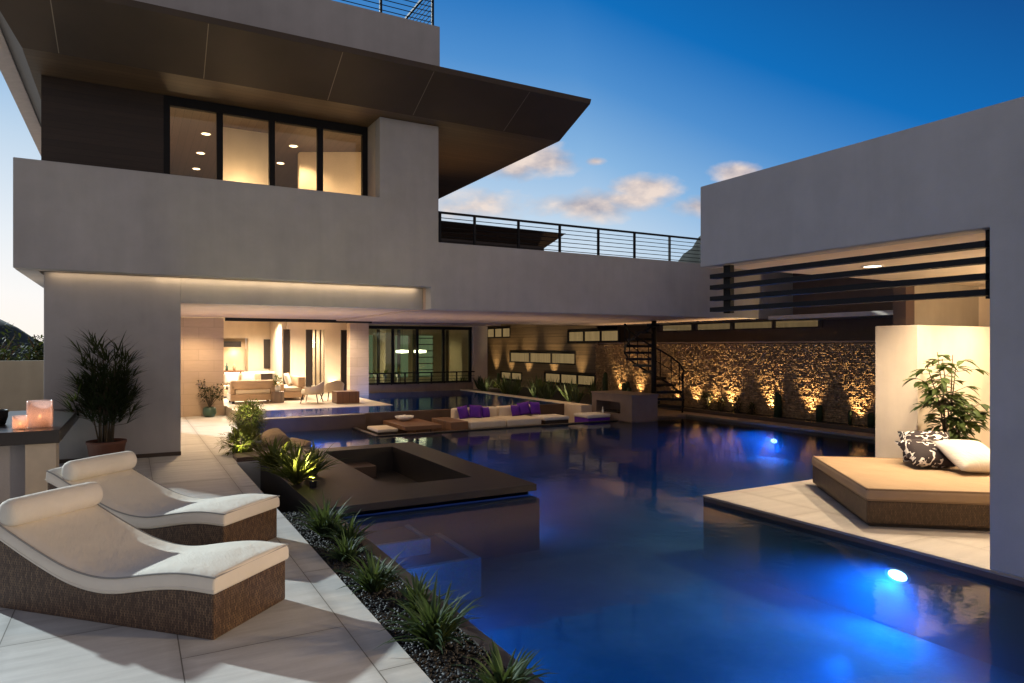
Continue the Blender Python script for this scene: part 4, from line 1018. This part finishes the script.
vs_ = thing('flower_vase', 'leafy green branches in a pale drum table vase by sofas', 'vase', (3.95, 21.9, .2))
MB().lathe([(.001, 0), (.19, 0), (.19, .34), (.001, .34)], (3.95, 21.9, .2), 20).build('drum_table', 'fire_stone', vs_)
MB().lathe([(.001, .341), (.07, .341), (.09, .45), (.06, .52), (.001, .5)], (3.95, 21.9, .2), 14).build('vase', 'white_ceramic', vs_, smooth=True)
mb = MB()
for j in range(90): mb.leaf((3.95+rnd(-.12, .12), 21.9+rnd(-.12, .12), .72+rnd(0, .28)), (rnd(-1, 1), rnd(-1, 1), rnd(-.2, 1)), rnd(.08, .14), .05)
mb.build('foliage', 'lime_leaf', vs_, smooth=True)

# ------------------------------------------------------------------ far left: boundary wall, trees, hills
tag(box(-14, -1.4, 20, 20.25, 0, 1.66).build('boundary_wall', 'fence_plaster', bevel=.01), 'plain beige boundary wall at the left edge beyond the bar', 'wall')
def far_tree(x, y, h, r, label, n=1400):
    ft_ = thing('tree', label, 'tree', (x, y, 0), 0, 'dark trees beyond the boundary wall'); mb = MB(); tr = MB()
    tr.tube([(x, y, 0), (x+rnd(-.1, .1), y, h*.45), (x, y, h*.8)], [.14, .1, .04], 7)
    for i in range(7): a = rnd(0, 6.28); tr.tube([(x, y, h*rnd(.3, .6)), (x+r*.7*math.cos(a), y+r*.7*math.sin(a), h*rnd(.6, .9))], [.05, .015], 5)
    cl = [(Vector((rnd(-1, 1)*r*.65, rnd(-1, 1)*r*.65, h*rnd(.42, .88))), rnd(.25, .5)*r) for _ in range(13)]
    for i in range(n):
        c, cr = random.choice(cl); p = Vector((random.gauss(0, .5), random.gauss(0, .5), random.gauss(0, .45)))*cr
        mb.leaf((x+c.x+p.x, y+c.y+p.y, c.z+p.z), (rnd(-1, 1), rnd(-1, 1), rnd(-.6, .8)), rnd(.1, .2), rnd(.05, .09))
    tr.build('trunk', 'bark', ft_); mb.build('crown', 'dark_leaf', ft_, smooth=True)
far_tree(-3.55, 24.0, 2.7, 1.1, 'dark bushy tree behind the boundary wall, leftmost one')
far_tree(-2.2, 25.0, 2.75, 1.15, 'dark bushy tree behind the boundary wall next to house corner')
far_tree(-5.2, 25.5, 2.9, 1.3, 'dark tree at the extreme left beyond the boundary wall')
def hill(name, x0, x1, y, peaks, depth):
    n = 60; m = 10; vs = []; fs = []
    for j in range(m+1):
        for i in range(n+1):
            x = x0+(x1-x0)*i/n; hgt = sum(h*math.exp(-((x-c)/w_)**2) for c, w_, h in peaks)*(1+.06*math.sin(x*.31)+.05*math.sin(x*.83+1))
            vs.append((x, y+depth*j/m, -.9+max(0, hgt)*math.sin(math.pi*min(1, .02+j/m))))
    for j in range(m):
        for i in range(n): a = j*(n+1)+i; fs.append((a, a+1, a+n+2, a+n+1))
    struct(MB().add(vs, fs).build(name, 'distant_hill', smooth=True))
hill('hill', -90, 20, 90, [(-15.5, 8, 4.4), (-30, 14, 4.4), (-55, 20, 6)], 40)
hill('distant_mountain', 150, 420, 260, [(318, 34, 40), (360, 50, 60)], 120)

# ------------------------------------------------------------------ light fixtures
def uplight(x, y, z_, e, aim, label, group, size=R(62), col=AMBER, blend=.7):
    f_ = thing('landscape_uplight', label, 'uplight', (x, y, z_), 0, group)
    MB().lathe([(.001, 0), (.045, 0), (.05, .09), (.042, .09), (.04, .07)], (x, y, z_), 14).build('housing', 'black_metal', f_)
    MB().lathe([(.001, .075), (.04, .075)], (x, y, z_), 14).build('lens', 'uplight_lens', f_)
    light('uplight_beam', 'SPOT', (x, y, z_+.095), e, col, aim, spot_size=size, spot_blend=blend, shadow_soft_size=.03)
gU = 'uplights washing the stone wall'
for y, e, lab in ((19.7, 260, 'uplight washing stone left of the staircase'), (18.6, 260, 'uplight behind the fireplace beside the staircase'), (16.75, 170, 'uplight directly behind the spiral staircase'), (15.9, 260, 'first uplight right of the spiral staircase'), (15.1, 210, 'second uplight right of the spiral staircase'), (14.45, 380, 'third and strong uplight right of the spiral staircase'), (13.0, 400, 'uplight left of the tall cactus pair'), (11.75, 360, 'uplight between the tall cactus pair and the wall end'), (10.4, 320, 'rightmost uplight on the stone wall')):
    uplight(15.36, y, .0 if y < 17.6 else .12, e*.85, (.07, 0, 1), lab, gU, R(74), blend=1)
gS = 'uplights washing the slatted wall'
for y, e, lab in ((29.5, 330, 'farthest uplight on slatted wall'), (28.0, 330, 'uplight under the left end of middle windows'), (26.4, 480, 'uplight in the middle of the slatted wall'), (24.3, 450, 'uplight under right half of the middle windows'), (22.3, 300, 'uplight at the near end of slatted wall')):
    uplight(15.14, y, .165, e, (.2, 0, 1), lab, gS, R(54), blend=1)
gA = 'uplights among the agaves'
for y, lab in ((18.6, 'small uplight among agaves behind the fireplace'), (20.8, 'small uplight among agaves in the middle of the row'), (23.4, 'small uplight at the far end of the agaves')): uplight(12.0, y, .165, 45, (.9, .1, .8), lab, gA, R(130), (1, .8, .45))
gP = 'uplights in the planting by the fire pit'
uplight(2.2, 9.6, .052, 130, (-.1, .35, 1), 'small uplight on the rim under the lime fern', gP, R(110), (1, .85, .35))
uplight(2.15, 10.8, .052, 120, (.25, .3, 1), 'small uplight under the rear fern', gP, R(110), (1, .85, .35))
uplight(2.15, 15.35, -.03, 220, (.15, .4, 1), 'small uplight in front of the round shrub', gP, R(120), (1, .88, .45))
uplight(1.75, 13.26, -.03, 45, (.2, .3, 1), 'small uplight under the low spreading shrub', gP, R(120), (1, .88, .45))
# pool lights, plus unseen blue fills added in the water
def pool_light(x, y, z_, e, aim, label, r=.085):
    f_ = thing('pool_light', label, 'pool light', (x, y, z_), 0, 'underwater pool lights')
    def disc(r0, r1, dx, mm, nm):
        vs = []; k = 24
        for rr2, d2 in ((r0, dx), (r1, dx)):
            for j in range(k): a = 2*math.pi*j/k; vs.append((x+d2, y+rr2*math.cos(a)*1.15, z_+rr2*math.sin(a)*.62))
        MB().add(vs, [(j, (j+1) % k, k+(j+1) % k, k+j) for j in range(k)]).build(nm, mm, f_)
    disc(.001, r, -.02, 'pool_lamp', 'lens'); disc(r, r*1.4, -.016, 'piping', 'trim_ring')
    light('pool_beam', 'SPOT', (x-.06, y, z_), e, BLUE, aim, spot_size=R(150), spot_blend=.7, shadow_soft_size=.08)
pool_light(6.74, 4.10, -.30, 270, (-1, -.0, -.8), 'glowing round pool light under the pavilion deck edge')
pool_light(14.4, 12.0, -.42, 420, (-1, -.2, -.8), 'glowing pool light at far side below the stone wall')
light('pool_beam', 'SPOT', (6.66, -.4, -.35), 75, BLUE, (-.8, .2, -1), spot_size=R(150), spot_blend=.7, shadow_soft_size=.08)  # unseen blue fill added at the near end, no fixture
light('pool_beam', 'SPOT', (2.3, 5.2, -.35), 70, BLUE, (.8, 0, -1), spot_size=R(150), spot_blend=.7, shadow_soft_size=.08)  # added blue fill along the planting side
light('pool_beam', 'SPOT', (5.1, 9.3, -.3), 60, BLUE, (.8, -.3, -.8), spot_size=R(150), spot_blend=.8, shadow_soft_size=.1)  # added blue fill off the pit wall
light('pool_beam', 'SPOT', (5.1, 12.2, -.3), 150, BLUE, (.8, 0, -.8), spot_size=R(150), spot_blend=.7, shadow_soft_size=.08)  # another added fill off the pit wall, farther back
light('step_fill', 'SPOT', (2.24, 6.3, -.16), 20, (.04, .30, 1), (.55, 1, -.45), spot_size=R(130), spot_blend=1, shadow_soft_size=.05)  # unseen lamp added to turn the steps blue
light('pool_beam', 'SPOT', (9.0, 6.85, -.35), 130, BLUE, (-.2, .9, -.8), spot_size=R(150), spot_blend=.7, shadow_soft_size=.1)  # added blue fill behind the deck
light('upper_pool_fill', 'POINT', (3.6, 18.4, -.02), 42, BLUE, shadow_soft_size=.1)  # these unseen blue lamps are added to colour the upper pool
light('upper_pool_fill', 'POINT', (5.6, 18.4, -.02), 22, BLUE, shadow_soft_size=.1)
light('upper_pool_fill', 'POINT', (7.6, 22.8, -.05), 45, BLUE, shadow_soft_size=.1)
light('pool_beam', 'SPOT', (4.6, 3.2, -.3), 75, BLUE, (-.3, .3, -1), spot_size=R(150), spot_blend=.8, shadow_soft_size=.1)  # added blue fill out in open water
light('pit_side_fill', 'POINT', (3.4, 15.4, -.25), 60, BLUE, shadow_soft_size=.1)  # unseen blue fill added between the pit and the raised wall
light('ledge_strip', 'AREA', (3.6, 8.36, -.047), 0.07, (.10, .22, 1), (0, -.5, -1), shape='RECTANGLE', size=2.7, size_y=.03)

# ------------------------------------------------------------------ lamps of the building and added fill lights
def down(x, y, z_, e, size=R(130), col=WARM, blend=.6): return light('downlight_beam', 'SPOT', (x, y, z_), e, col, (0, 0, -1), spot_size=size, spot_blend=blend, shadow_soft_size=.09)
down(8.61, 5.59, 3.02, 350, R(150), PAV); down(9.9, 5.3, 3.02, 230, R(150), PAV); down(11.8, 4.9, 3.02, 300, R(150), PAV); down(8.8, 3.9, 3.02, 170, R(140), PAV)
for x, y in ((1.4, 15.95), (1.45, 17.6), (3.22, 15.95), (3.24, 17.6)): down(x, y, 6.5, 150)
light('room_lamp', 'POINT', (2.0, 14.85, 5.2), 45, WARM, shadow_soft_size=.2); light('room_lamp', 'POINT', (4.2, 15.1, 5.0), 40, WARM, shadow_soft_size=.2); light('room_lamp', 'POINT', (1.0, 16.5, 4.8), 30, WARM, shadow_soft_size=.2)
for x, y in ((2.2, 23.2), (4.0, 23.5), (5.6, 23.0), (3.0, 25.6), (4.2, 26.0), (6.0, 27)): down(x, y, 2.95, 520, R(160), (1, .82, .60))
for x in (5.3, 6.55): light('pier_wash', 'SPOT', (x, 25.25, .35), 90, WARM, (0, .12, 1), spot_size=R(70), spot_blend=.7, shadow_soft_size=.03)
light('niche_lamp', 'POINT', (3.5, 28.4, 1.8), 8, WARM, shadow_soft_size=.1)
for x, y in ((1.5, 20.4), (2.2, 17.8), (1.2, 15.6)): down(x, y, 2.80, 225, R(140))
for x, y in ((4.6, 18.2), (7.0, 16.4), (9.2, 16.6), (11.2, 17.2)): down(x, y, 2.77, 55, R(150))
for x, y in ((8.6, 27.5), (10.5, 27.2), (12.4, 27.5)): down(x, y, 2.95, 80, R(150), (1, .8, .5))
cv = light('pavilion_ceiling_fill', 'POINT', (10.7, 3.7, 2.2), 110, PAV, shadow_soft_size=.3)  # unseen lamp added to brighten the pavilion ceiling
light('soffit_fill', 'SPOT', (7.0, 15.6, 4.3), 60, AMBER, (0, -.1, 1), spot_size=R(110), spot_blend=1, shadow_soft_size=.1)  # unseen uplight added to warm the eave soffit
cv = light('balcony_cove', 'AREA', (2.9, 13.87, 3.262), 9, WARM, (0, .25, -1), shape='RECTANGLE', size=5.0, size_y=.06)
cv = light('balcony_cove', 'AREA', (-.4, 13.87, 3.262), 1.6, WARM, (0, .25, -1), shape='RECTANGLE', size=1.6, size_y=.06)
light('lounger_fill', 'SPOT', (6.6, .9, 2.1), 1000, (1, .70, .40), (-6.5, 5.3, -1.8), spot_size=R(36), spot_blend=.6, shadow_soft_size=.2)  # unseen warm spot added to light the lounger ends
light('pavilion_side_fill', 'POINT', (5.6, -3.5, 2.9), 120, WARM, shadow_soft_size=.25)  # unseen warm fill added behind the camera
light('bar_fill', 'POINT', (-2.6, 15.5, 2.2), 35, WARM, shadow_soft_size=.1)  # warm fill added behind the bar, out of view

for x, y, e in ((2.0, 18.5, 34), (4.2, 17.0, 30), (7.5, 17.0, 18), (10.5, 17.3, 18), (13, 18, 10)): light('patio_fill', 'SPOT', (x, y, .45), e*5, WARM, (0, 0, 1), spot_size=R(165), spot_blend=1, shadow_soft_size=.2)  # added upward fill brightening the patio and bridge ceilings

for o in list(bpy.data.objects):      # living-room furniture stands on the raised floor
    if o.parent is None and o.get('category') in ('armchair', 'side table', 'kitchen counter', 'vase') or (o.parent is None and o.get('group') in ('sofas in the living room', 'pillows in the living room', 'bottles on the island')): o.location.z += .07

# ------------------------------------------------------------------ render settings
sc.view_settings.view_transform = 'Standard'; sc.view_settings.look = 'None'; sc.view_settings.exposure = 0; sc.view_settings.gamma = 1
cy_ = sc.cycles
cy_.use_denoising = True; cy_.max_bounces = 8; cy_.diffuse_bounces = 4; cy_.glossy_bounces = 4; cy_.transparent_max_bounces = 12; cy_.transmission_bounces = 4
cy_.sample_clamp_indirect = 4; cy_.caustics_reflective = False; cy_.caustics_refractive = False; cy_.use_light_tree = True
